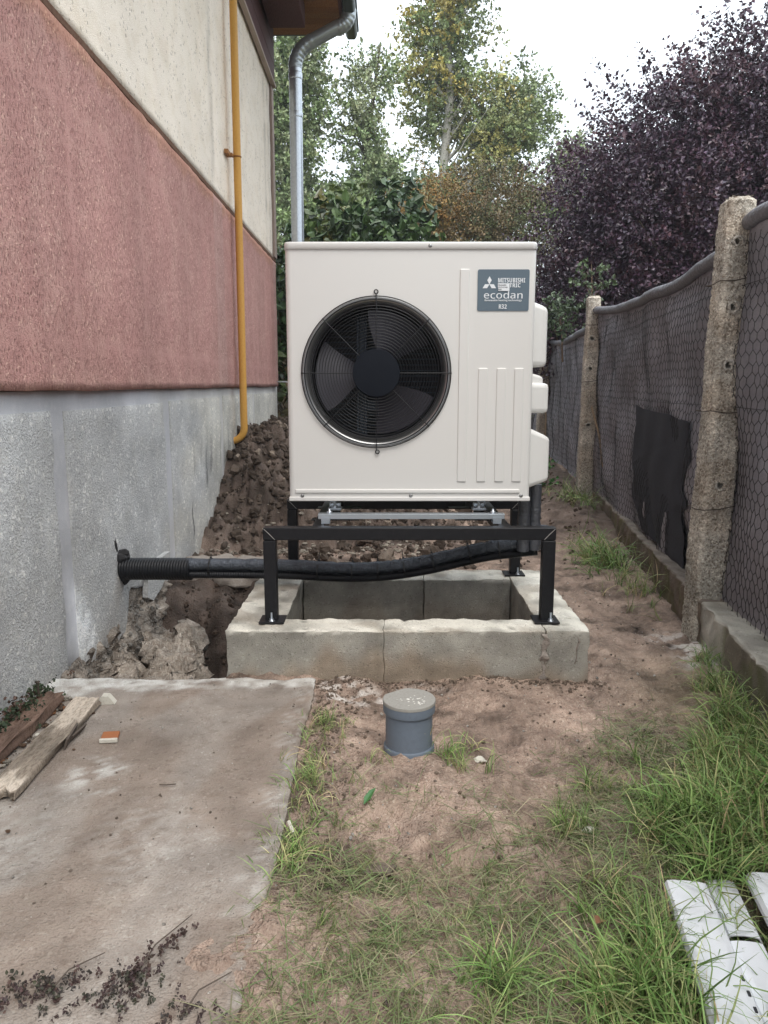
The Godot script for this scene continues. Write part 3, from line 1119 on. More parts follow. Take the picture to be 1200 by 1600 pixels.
func blade_shape(a0: float) -> Geo:
	var g := Geo.new()
	var rows := []
	var back := []
	for j in 15:
		var t := j / 14.0
		var r := lerpf(0.07, 0.25, t)
		# leading edge bows forward near the rim, trailing edge straight
		var lead := 0.42 + 0.16 * sin(t * PI * 0.8) - 0.05 * t + 0.12 * t * t
		var trail := -0.50 - 0.12 * t
		var row := PackedVector3Array()
		var rb := PackedVector3Array()
		for i in 17:
			var u := i / 16.0
			var a := a0 + lerpf(trail, lead, u)
			var z := lerpf(-0.125, -0.045, u) + 0.012 * sin(u * PI)
			row.append(FAN + Vector3(cos(a) * r, sin(a) * r, z))
			rb.append(FAN + Vector3(cos(a) * r, sin(a) * r, z - 0.003))
		rows.append(row)
		back.append(rb)
	g.sheet(rows, [], true)
	g.sheet(back)
	return g

# ---------------------------------------------------------------- stand, dampers, plinth
func square_tube(g: Geo, a: Vector3, b: Vector3, w := 0.05) -> void:
	var d := b - a
	var up := Vector3.UP if absf(d.normalized().y) < 0.9 else Vector3(0, 0, 1)
	var z := d.normalized()
	var x := up.cross(z).normalized()
	g.rbox((a + b) / 2, Vector3(w, w, d.length()), 0.005, Basis(x, z.cross(x), z))

func make_stand() -> void:
	var stand := thing("metal_stand", "black square tube steel stand bolted on the concrete block plinth", "stand", Vector3(0.1, 0.208, -3.355))
	var g: Geo
	for z in [-2.975, -3.735]:
		for x in [-0.45, 0.65]:
			g = Geo.new()
			# top end cut at 45 degrees to meet the bar
			var sgn := -1.0 if x < 0 else 1.0
			square_tube(g, Vector3(x, 0.214, z), Vector3(x, 0.5385, z))
			var leg := part("leg", g, M.black_steel, stand)
			g = Geo.new()
			g.rbox(Vector3(x - 0.004 * sgn, 0.2125, z + 0.004), Vector3(0.1, 0.008, 0.1), 0.002)
			var fp := part("foot_plate", g, M.black_steel, leg)
			for zz in [0.036, -0.036]:
				g = Geo.new()
				var bp := Vector3(x + (0.004 if sgn < 0 else 0.012), 0.2165, z + zz)
				g.lathe(bp, VERT, [Vector2(0.013, 0), Vector2(0.013, 0.002), Vector2(0.009, 0.002), Vector2(0.009, 0.010), Vector2(0.005, 0.010), Vector2(0.005, 0.034), Vector2(0.0, 0.034)], 6)
				part("anchor_bolt", g, M.zinc, leg)
		g = Geo.new()
		square_tube(g, Vector3(-0.475, 0.5652, z), Vector3(0.675, 0.5652, z))
		part("top_bar", g, M.black_steel, stand)
		# ground-back mitre welds at the corners
		for x in [-0.475, 0.675]:
			g = Geo.new()
			var sg := 1.0 if x < 0 else -1.0
			g.tube([Vector3(x + 0.004 * sg, 0.5862, z + 0.0252), Vector3(x + 0.026 * sg, 0.5652, z + 0.0256), Vector3(x + 0.047 * sg, 0.5425, z + 0.0252)], [0.0012, 0.0016, 0.0012], 6)
			part("weld", g, M.weld, stand)
	for x in [-0.262, 0.482]:
		g = Geo.new()
		square_tube(g, Vector3(x, 0.5648, -3.0005), Vector3(x, 0.5648, -3.7095), 0.049)
		part("side_rail", g, M.black_steel, stand)

	for z in [-3.06, -3.56]:
		var r := thing("support_rail", ["galvanised channel rail lying across the stand under the front of the heat pump", "galvanised channel rail lying across the stand under the back of the heat pump"][0 if z > -3.3 else 1], "rail", Vector3(0.11, 0.59, z), "galvanised rails under the heat pump")
		g = Geo.new()
		g.rbox(Vector3(0.11, 0.6195, z + 0.0175), Vector3(0.75, 0.021, 0.003), 0.001)
		g.rbox(Vector3(0.11, 0.6195, z - 0.0175), Vector3(0.75, 0.021, 0.003), 0.001)
		g.rbox(Vector3(0.11, 0.6285, z), Vector3(0.75, 0.003, 0.04), 0.001)
		part("channel", g, M.zinc, r)
		for x in [-0.235, 0.455]:
			g = Geo.new()
			var pts := PackedVector2Array([Vector2(-0.018, 0.026), Vector2(-0.0165, 0.0), Vector2(0.0165, 0.0), Vector2(0.018, 0.026)])
			g.prism(pts, Vector3(x, 0.5905, z - 0.024), Basis(), 0.003)
			g.prism(pts, Vector3(x, 0.5905, z + 0.0215), Basis(), 0.003)
			g.box(Vector3(x, 0.592, z), Vector3(0.034, 0.003, 0.046))
			part("bracket", g, M.zinc, r)
			g = Geo.new()
			g.lathe(Vector3(x - 0.015 * signf(x), 0.63, z), VERT, [Vector2(0.011, 0), Vector2(0.011, 0.008), Vector2(0.005, 0.008), Vector2(0.005, 0.018), Vector2(0.0, 0.018)], 6)
			part("bolt", g, M.zinc, r)

	# rubber feet
	var first: Node3D
	var spots := [[Vector3(-0.205, 0.5895, -3.19), "black rubber damper foot with zinc bolt under the heat pump's left front corner"], [Vector3(0.398, 0.5895, -3.19), "black rubber damper foot with zinc bolt under the heat pump's right front corner"], [Vector3(-0.205, 0.5895, -3.50), "black rubber damper foot under the heat pump's left back corner"], [Vector3(0.398, 0.5895, -3.50), "black rubber damper foot under the heat pump's right back corner"]]
	for sp in spots:
		if first:
			duplicate_thing(first, "rubber_damper", sp[0], sp[1])
			continue
		first = thing("rubber_damper", sp[1], "damper", sp[0], "rubber dampers under the heat pump")
		var o: Vector3 = sp[0]
		g = Geo.new()
		g.lathe(o, VERT, [Vector2(0.0, 0.0), Vector2(0.022, 0.0), Vector2(0.023, 0.004), Vector2(0.021, 0.018), Vector2(0.023, 0.032), Vector2(0.02, 0.035), Vector2(0.0, 0.035)], 24)
		part("rubber_block", g, M.rubber, first)
		g = Geo.new()
		g.rbox(o + Vector3(0, 0.040, 0.004), Vector3(0.056, 0.010, 0.05), 0.002)
		g.rbox(o + Vector3(0, 0.055, -0.006), Vector3(0.046, 0.016, 0.03), 0.003)
		g.lathe(o + Vector3(0, 0.045, 0.016), VERT, [Vector2(0.013, 0), Vector2(0.013, 0.010), Vector2(0.006, 0.010), Vector2(0.006, 0.034), Vector2(0.0, 0.034)], 6)
		part("foot_bolt", g, M.zinc, first)
		g = Geo.new()
		g.rbox(o + Vector3(0.0, -0.0068, 0.0), Vector3(0.2, 0.004, 0.05), 0.001)
		part("base_strip", g, M.black_steel, first)

func make_plinth() -> void:
	var pl := thing("concrete_plinth", "hollow rectangular plinth of grey concrete kerb blocks under the black stand", "plinth", Vector3(0.09, 0.0, -3.34))
	var blocks := [
		# centre, size
		[Vector3(-0.306, -0.046, -2.922), Vector3(0.611, 0.506, 0.152)],
		[Vector3(0.311, -0.046, -2.922), Vector3(0.622, 0.506, 0.152)],
		[Vector3(0.7105, -0.046, -2.922), Vector3(0.168, 0.506, 0.152)],
		[Vector3(-0.505, -0.046, -3.414), Vector3(0.214, 0.507, 0.826)],
		[Vector3(0.706, -0.046, -3.414), Vector3(0.177, 0.507, 0.826)],
		[Vector3(-0.10, -0.046, -3.728), Vector3(0.585, 0.506, 0.196)],
		[Vector3(0.405, -0.046, -3.728), Vector3(0.418, 0.506, 0.196)],
	]
	for k in blocks.size():
		var g := Geo.new()
		var ctr: Vector3 = blocks[k][0]
		var sz: Vector3 = blocks[k][1]
		var sh := func(p):
			var q := Vector3(fn(p.x * 9, p.y * 9, p.z * 9), fn(p.x * 9, p.y * 9, p.z * 9 + 40), fn(p.x * 9 + 40, p.y * 9, p.z * 9)) * 0.004
			q += Vector3(fn(p.x * 45, p.y * 45, p.z * 45), fn(p.x * 45, p.y * 45 + 40, p.z * 45), fn(p.x * 45 + 40, p.y * 45, p.z * 45)) * 0.002
			# nibbled top arrises
			var e := step01(0.195, 0.207, p.y) * maxf(0.0, fn(p.x * 30, 60, p.z * 30)) * 0.006
			return p + q - Vector3(0, e, 0)
		var ti := func(p):
			var kk: float = 1.0 + fn(p.x * 4, p.y * 4, p.z * 4 + k * 9) * 0.2 + fn(p.x * 18, p.y * 18, p.z * 18) * 0.12
			var cc := Color(kk, kk * 0.99, kk * 0.965)
			# dusty white top, soil along the foot
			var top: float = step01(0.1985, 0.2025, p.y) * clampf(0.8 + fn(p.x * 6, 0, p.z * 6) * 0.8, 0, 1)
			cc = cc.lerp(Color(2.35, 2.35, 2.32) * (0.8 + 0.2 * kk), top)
			var brown: float = step01(0.1, 0.4, fn(p.x * 4.5, 3, p.z * 4.5)) * step01(0.19, 0.205, p.y) * 0.35
			cc = cc.lerp(Color(0.9, 0.72, 0.58), brown)
			var soil: float = step01(0.10, -0.01, p.y + fn(p.x * 5, 0, p.z * 5) * 0.11) * (0.8 if p.z > -2.87 else 0.3)
			return cc.lerp(Color(0.86, 0.70, 0.57) * kk, soil)
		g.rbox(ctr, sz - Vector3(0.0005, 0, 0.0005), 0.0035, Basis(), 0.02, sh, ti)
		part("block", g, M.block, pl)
	# mortar patches near the right corner
	var g := Geo.new()
	var sh := func(p): return p + Vector3(fn(p.x * 30, p.y * 20, 1), fn(p.x * 30, p.y * 20, 5), fn(p.x * 30, p.y * 20, 9)) * 0.012
	g.rbox(Vector3(0.622, 0.10, -2.846), Vector3(0.022, 0.19, 0.008), 0.003, Basis(), 0.012, sh)
	g.rbox(Vector3(0.745, 0.10, -2.846), Vector3(0.006, 0.19, 0.007), 0.002, Basis(), 0.012, sh)
	part("mortar_smear", g, M.slab, pl)

# ---------------------------------------------------------------- ducts
func bundle_at(t: float) -> Vector3:
	# t 0..1 from the wall duct to below the unit
	var pts := [Vector3(-0.93, 0.283, -3.55), Vector3(-0.5, 0.284, -3.53), Vector3(-0.2, 0.275, -3.51), Vector3(0.0, 0.283, -3.50), Vector3(0.2, 0.315, -3.49), Vector3(0.45, 0.378, -3.47), Vector3(0.62, 0.405, -3.46), Vector3(0.70, 0.415, -3.46)]
	var f := t * (pts.size() - 1)
	var k := clampi(int(f), 0, pts.size() - 2)
	return pts[k].cubic_interpolate(pts[k + 1], pts[maxi(k - 1, 0)], pts[mini(k + 2, pts.size() - 1)], f - k)

func make_ducts() -> void:
	var g := Geo.new()
	var pts := []
	var rad := []
	for k in 121:
		pts.append(Vector3(-1.31 + k * 0.40 / 120.0, 0.268 + 0.012 * k / 120.0, -3.60 + 0.05 * k / 120.0))
		rad.append(0.047 + 0.0065 * [0, 0.9, 1, 0.9][k % 4] if k < 120 else 0.046)
	g.tube(pts, rad, 32)
	var duct := part("corrugated_duct", g, M.duct, self)
	tag(duct, "thick black corrugated duct coming out of the broken grey wall", "duct")
	# torn black tape and foam where it leaves the wall
	g = Geo.new()
	rng.seed = 77
	g.rock(Vector3(-1.262, 0.335, -3.575), Vector3(0.03, 0.055, 0.035), rnd_basis(), rng, 9, 6, 0.35)
	g.rock(Vector3(-1.268, 0.395, -3.545), Vector3(0.012, 0.04, 0.016), Basis(Vector3(1, 0, 0), 0.4), rng, 7, 5, 0.35)
	g.rock(Vector3(-1.262, 0.225, -3.61), Vector3(0.03, 0.035, 0.045), rnd_basis(), rng, 9, 6, 0.35)
	tag(part("sealing_foam", g, M.tar), "torn dark sealing foam round the duct at the wall", "foam")

	var bun := thing("pipe_bundle", "pair of black wrapped pipes strapped together, running from wall duct up under heat pump", "pipes", Vector3(-0.1, 0.24, -3.5))
	var specs := [[Vector3(0, 0.020, 0.006), 0.029, "insulated_pipe", M.foil], [Vector3(0, -0.026, 0.018), 0.017, "cable_conduit", M.duct], [Vector3(0, -0.012, -0.03), 0.026, "insulated_pipe", M.wrap]]
	for sp in specs:
		g = Geo.new()
		pts = []
		rad = []
		var cnt := 900 if sp[2] == "cable_conduit" else 150
		for k in cnt + 1:
			var t := float(k) / cnt
			var p: Vector3 = bundle_at(t) + sp[0]
			var r: float = sp[1]
			if sp[2] == "cable_conduit":
				r += 0.0018 * (1 if k % 3 == 0 else -0.6)
			else:
				# wrinkled sleeve, pinched by the ties
				r += fn(t * 40, 0, sp[1] * 900) * 0.002 - 0.003 * exp(-pow(fposmod(t * 11.0 + 0.5, 1.0) - 0.5, 2) * 900)
			pts.append(p); rad.append(r)
		if sp[2] == "insulated_pipe":
			# turns up into the unit
			var last: Vector3 = pts[pts.size() - 1]
			for k in range(1, 9):
				var a := PI / 2 * k / 8.0
				pts.append(last + Vector3(0.03 * sin(a), 0.07 * (1 - cos(a)), 0)); rad.append(sp[1])
		g.tube(pts, rad, 20)
		var pp := part(sp[2], g, sp[3], bun)
		if sp[2] == "insulated_pipe":
			# creased vapour film
			pass
	for k in 11:
		var t := (k + 0.5) / 11.0
		var p := bundle_at(t)
		var dir := (bundle_at(minf(t + 0.01, 1)) - bundle_at(t - 0.01)).normalized()
		g = Geo.new()
		var loop := []
		var side := dir.cross(Vector3.UP).normalized()
		var upv := side.cross(dir)
		for q in 29:
			var a := TAU * (q % 28) / 28.0
			loop.append(p + upv * (sin(a) * 0.0475 + 0.002) + side * cos(a) * (0.045 if cos(a) > 0 else 0.058) )
		for q in 28:
			var a0: Vector3 = loop[q]
			var b0: Vector3 = loop[q + 1]
			var w := dir * 0.0035
			g.quad(a0 - w, a0 + w, b0 + w, b0 - w)
		g.box(p + upv * 0.05 - side * 0.01, Vector3(0.009, 0.008, 0.007))
		g.tube([p + upv * 0.05 - side * 0.01, p + upv * (0.066 + 0.01 * (k % 3)) - side * (0.02 - 0.012 * (k % 2))], 0.0018, 5)
		part("cable_tie", g, M.tie, bun)
	# risers into the unit
	for k in 2:
		g = Geo.new()
		var rp := []
		var rr := []
		for q in 25:
			rp.append(Vector3(0.628 + k * 0.055, 0.40 + q * 0.0125, -3.40 - 0.03 * k))
			rr.append(0.027 + fn(q * 0.9, k * 7.0) * 0.0025)
		g.tube(rp, rr, 18)
		part("riser", g, M.wrap, bun)

func make_inspection_pipe() -> void:
	var o := Vector3(0.0785, -0.005, -2.27)
	var t := thing("inspection_pipe", "grey plastic capped drain pipe stub standing in the bare soil", "drain pipe", o)
	var g := Geo.new()
	g.lathe(o, VERT, [Vector2(0.0735, -0.05), Vector2(0.0735, 0.16)], 56)
	part("pipe_wall", g, M.pvc, t)
	g = Geo.new()
	g.lathe(o, VERT, [Vector2(0.074, 0.006), Vector2(0.079, 0.008), Vector2(0.0805, 0.013), Vector2(0.080, 0.028), Vector2(0.077, 0.033), Vector2(0.074, 0.034)], 56)
	part("lower_collar", g, M.pvc, t)
	g = Geo.new()
	g.lathe(o, VERT, [Vector2(0.074, 0.138), Vector2(0.0785, 0.140), Vector2(0.0815, 0.145), Vector2(0.0815, 0.170), Vector2(0.079, 0.174), Vector2(0.07, 0.174)], 56)
	part("socket_rim", g, M.pvc, t)
	# dished cap with a flat cut out of its edge
	g = Geo.new()
	var rim := []
	for k in 72:
		var a := TAU * k / 72.0
		var p := Vector2(cos(a), sin(a)) * 0.0825
		# notch at the back left
		var nd := Vector2(cos(deg_to_rad(128)), sin(deg_to_rad(128)))
		var away: float = p.dot(nd)
		if away > 0.073:
			p -= nd * (away - 0.073)
		rim.append(p)
	var rows := []
	for lay in [[1.0, 0.171], [1.0, 0.179], [0.985, 0.1815], [0.95, 0.182], [0.90, 0.1805], [0.6, 0.1815], [0.3, 0.182], [0.0, 0.182]]:
		var row := PackedVector3Array()
		for k in 73:
			var p: Vector2 = rim[k % 72]
			row.append(o + Vector3(p.x * lay[0], lay[1], -p.y * lay[0]))
		rows.append(row)
	var cols := []
	for row in rows:
		var cr := []
		for p in row:
			var w: float = step01(0.03, 0.012, Vector2(p.x - o.x - 0.03, p.z - o.z).length()) * step01(0.0, 0.3, fn(p.x * 60, p.z * 60, 4)) * 0.0
			cr.append(Color(1, 1, 1).lerp(Color(2, 2, 2), w))
		cols.append(cr)
	g.sheet(rows, cols)
	var cap := part("cap", g, M.cap, t)
	g = Geo.new()
	rng.seed = 5
	for k in 26:
		var big := k < 8
		var p := o + Vector3(rng.randfn(0.022, 0.014), 0.1822, rng.randfn(0.012, 0.016)) if k < 20 else o + Vector3(rng.randfn(-0.02, 0.02), 0.1822, rng.randfn(0.02, 0.02))
		g.rock(p, Vector3(1, 0.25, 0.7) * rng.randf_range(0.002, 0.0075 if big else 0.004), Basis(Vector3.UP, rng.randf() * TAU), rng, 6, 4)
	tag(part("mortar_crumbs", g, M.white_dust, cap), "", "", "", "stuff")
	g = Geo.new()
	g.rock(o + Vector3(0.022, 0.004, 0.092), Vector3(0.026, 0.017, 0.02), Basis(), rng, 9, 6, 0.3)
	tag(part("mortar_lump", g, M.rubble), "small grey mortar lump touching the foot of the grey drain pipe", "mortar lump")

# ---------------------------------------------------------------- fence
func post_x(d: float) -> float:
	return 1.09 + 0.108 * d

func make_post(d: float, base_y: float, top_y: float, w: float, turn: float, lean: float, label: String, holes: Array, wires: Array) -> void:
	var at := Vector3(post_x(d), base_y, -d)
	var t := thing("fence_post", label, "fence post", at, "concrete fence posts")
	var g := Geo.new()
	var b := Basis(Vector3.UP, turn)
	var hgt := top_y - base_y
	var lo := -0.35
	var half := func(y): return lerpf(w * 0.60, w * 0.455, clampf(y / hgt, 0, 1))
	var rough := func(p: Vector3): return p + Vector3(fn(p.x * 40, p.y * 40, p.z * 40 + d), fn(p.x * 40 + 9, p.y * 40, p.z * 40), fn(p.x * 40, p.y * 40 + 9, p.z * 40)) * 0.004 + Vector3(fn(d, p.y * 2.5, 1) + (p.y - base_y) * lean, 0, fn(d, p.y * 2.5, 9)) * 0.005
	var tint := func(p: Vector3):
		var k: float = 1.0 + fn(p.x * 7, p.y * 5, p.z * 7 + d) * 0.25 + fn(p.x * 50, p.y * 50, p.z * 50) * 0.25
		var cc := Color(k, k * 0.98, k * 0.95)
		# weathered brownish and lichened lower down, whiter at the cap
		cc = cc.lerp(Color(0.84, 0.76, 0.68) * k, step01(0.1, 0.5, fn(p.x * 3, p.y * 3, p.z * 3 + 30)) * 0.6)
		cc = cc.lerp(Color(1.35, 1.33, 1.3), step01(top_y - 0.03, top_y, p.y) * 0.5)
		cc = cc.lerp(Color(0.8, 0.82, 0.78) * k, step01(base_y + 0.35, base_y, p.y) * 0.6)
		return cc
	# four sides as rows of points going up, corners bevelled
	var ys := lines_between([lo, 0.008, hgt - 0.02, 0.004, hgt])
	var in_hole := func(p: Vector3):
		for hy in holes:
			var q: Vector3 = b.inverse() * (p - at)
			if q.z > 0.0 and Vector2(q.x + 0.008, q.y - hy).length() < 0.0165:
				return true
		return false
	var bev := 0.014
	for side in 4:
		var rows := []
		var cols := []
		var rot := b * Basis(Vector3.UP, side * PI / 2)
		var skip := []
		for j in ys.size():
			var y := ys[j]
			var h: float = half.call(y) - (0.014 * step01(hgt - 0.02, hgt, y))
			var row := PackedVector3Array()
			var cr := []
			var xsn := [-h, -h + bev]
			for q in range(1, 14):
				xsn.append(lerpf(-h + bev, h - bev, q / 14.0))
			xsn.append_array([h - bev, h])
			for q in xsn.size():
				var zz := h
				if q == 0 or q == xsn.size() - 1:
					zz = h - bev * 0.5
				var lx: float = xsn[q]
				if q == 0:
					lx += bev * 0.5
				elif q == xsn.size() - 1:
					lx -= bev * 0.5
				var p: Vector3 = rough.call(at + rot * Vector3(lx, y, zz))
				row.append(p)
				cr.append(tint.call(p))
			rows.append(row)
			cols.append(cr)
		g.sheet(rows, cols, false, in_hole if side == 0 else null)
	var cap := []
	var ccol := []
	for j in 7:
		var row := PackedVector3Array()
		var cr := []
		for i in 7:
			var h: float = half.call(hgt) - 0.014
			var p: Vector3 = rough.call(at + b * Vector3(lerpf(-h, h, i / 6.0), hgt + 0.002, lerpf(h, -h, j / 6.0)))
			row.append(p)
			cr.append(tint.call(p))
		cap.append(row)
		ccol.append(cr)
	g.sheet(cap, ccol)
	var shaft := part("shaft", g, M.post, t)
	for hy in holes:
		g = Geo.new()
		var o: Vector3 = rough.call(at + b * Vector3(-0.008, hy, float(half.call(hy))))
		var wob := []
		rng.seed = int(hy * 1000) + 3
		for k in 14:
			wob.append(Vector2(cos(TAU * k / 14), sin(TAU * k / 14)) * 0.0155 * rng.randf_range(0.85, 1.15))
		# a short socket: chipped rim and a deep blind hole
		var rows := []
		for lay in [[1.9, -0.008], [1.6, 0.0028], [1.15, 0.0022], [1.0, -0.002], [0.95, -0.09], [0.0, -0.09]]:
			var row := PackedVector3Array()
			for k in 15:
				row.append(o + b * Vector3(wob[k % 14].x * lay[0], wob[k % 14].y * lay[0], lay[1]))
			rows.append(row)
		g.sheet(rows)
		part("wire_hole", g, M.post, shaft)
	for wy in wires:
		g = Geo.new()
		var h: float = half.call(wy) + 0.004
		var loop := []
		for q in [[-1, 1], [1, 1], [1, -1], [-1, -1], [-1, 1]]:
			loop.append(at + b * Vector3(q[0] * h, wy + fn(wy, q[0], q[1]) * 0.02, q[1] * h))
		for q in 4:
			g.tube([loop[q], (loop[q] + loop[q + 1]) / 2 + Vector3(0, -0.006, 0), loop[q + 1]], 0.0022, 5)
		part("binding_wire", g, M.old_wire, t)

func make_panel(d0: float, d1: float, top0: float, top1: float, sag: float, low: float, cell: float, label: String) -> void:
	var t := thing("net_fence", label, "net fence", Vector3(post_x((d0 + d1) / 2) + 0.06, low, -(d0 + d1) / 2), "netted fence panels between the concrete posts")
	var top := func(u): return lerpf(top0, top1, u) - sag * 4.0 * u * (1.0 - u)
	var face := func(u, y, off):
		var d: float = lerpf(d0, d1, u)
		var belly: float = fn(d * 1.6, y * 1.6, 140) * 0.03 + fn(d * 5, y * 5, 141) * 0.005
		return Vector3(post_x(d) + 0.062 + belly - off, y, -d)
	var nu := int((d1 - d0) / 0.03)
	var rows := []
	var cols := []
	for j in 52:
		var row := PackedVector3Array()
		var cr := []
		for i in nu + 1:
			var u := float(i) / nu
			var hi: float = top.call(u)
			var y := lerpf(low, hi, j / 51.0)
			var p: Vector3 = face.call(u, y, 0.0)
			row.append(p)
			var d := lerpf(d0, d1, u)
			var k := 1.0 + fn(d * 2, y * 2, 142) * 0.2 + fn(d * 9, y * 3, 143) * 0.12
			var cc := Color(k, k, k)
			# faded, dusty stripes and soil splash at the bottom
			cc = cc.lerp(Color(1.1, 1.04, 0.98), step01(0.75, 0.25, y + fn(d * 3, 0, 144) * 0.25) * 0.45)
			cr.append(cc)
		rows.append(row)
		cols.append(cr)
	var g := Geo.new()
	g.sheet(rows, cols, true)
	part("shade_cloth", g, M.cloth, t)
	# rolled top hem
	g = Geo.new()
	var hp := []
	var hr := []
	for i in nu / 2 + 1:
		var u := float(i) / (nu / 2)
		var y: float = top.call(u)
		hp.append(face.call(u, y, 0.008) + Vector3(0, fn(u * 3, d0, 145) * 0.003, 0))
		hr.append(0.033 + fn(u * 4, d0, 146) * 0.003)
	g.tube(hp, hr, 14)
	part("rolled_hem", g, M.hem, t)
	# hexagonal wire mesh
	g = Geo.new()
	var hx := cell
	var hy := cell * 0.86
	var nx := int((d1 - d0) / hx)
	var ny := int(1.9 / hy)
	var seg := func(a: Vector2, b: Vector2):
		var ua := (a.x - d0) / (d1 - d0)
		var ub := (b.x - d0) / (d1 - d0)
		if ua < 0 or ub < 0 or ua > 1 or ub > 1:
			return
		if maxf(a.y, b.y) > float(top.call(ua)) - 0.04 or minf(a.y, b.y) < low + 0.01:
			return
		var wa := Vector2(fn(a.x * 5, a.y * 5, 150), fn(a.x * 5, a.y * 5, 159)) * cell * 0.25
		var wb := Vector2(fn(b.x * 5, b.y * 5, 150), fn(b.x * 5, b.y * 5, 159)) * cell * 0.25
		var pa: Vector3 = face.call((a.x + wa.x - d0) / (d1 - d0), a.y + wa.y, 0.012)
		var pb: Vector3 = face.call((b.x + wb.x - d0) / (d1 - d0), b.y + wb.y, 0.012)
		var dir := (pb - pa).normalized()
		var n := Vector3(-1, 0, -0.108).normalized()
		var sd := dir.cross(n) * 0.002
		var up := n * 0.0018
		g.quad(pa - sd, pb - sd, pb + up, pa + up)
		g.quad(pa + up, pb + up, pb + sd, pa + sd)
	for j in ny:
		for i in nx + 2:
			var x := d0 + (i + 0.5 * (j % 2)) * hx - hx * 0.5
			var y := low + j * hy
			# flat-topped mesh: upright twist, then two slanting wires
			seg.call(Vector2(x, y), Vector2(x, y + hy * 0.55))
			seg.call(Vector2(x, y + hy * 0.55), Vector2(x + hx * 0.5, y + hy))
			seg.call(Vector2(x, y + hy * 0.55), Vector2(x - hx * 0.5, y + hy))
	tag(part("wire_mesh", g, M.net_wire, t), "", "", "", "stuff")
	# straining wires
	for y in [1.55, 1.05]:
		g = Geo.new()
		var wp := []
		for i in 25:
			var u := i / 24.0
			wp.append(face.call(u, y - 0.05 * u * (1 - u), 0.018))
		g.tube(wp, 0.0016, 5)
		part("straining_wire", g, M.net_wire, t)

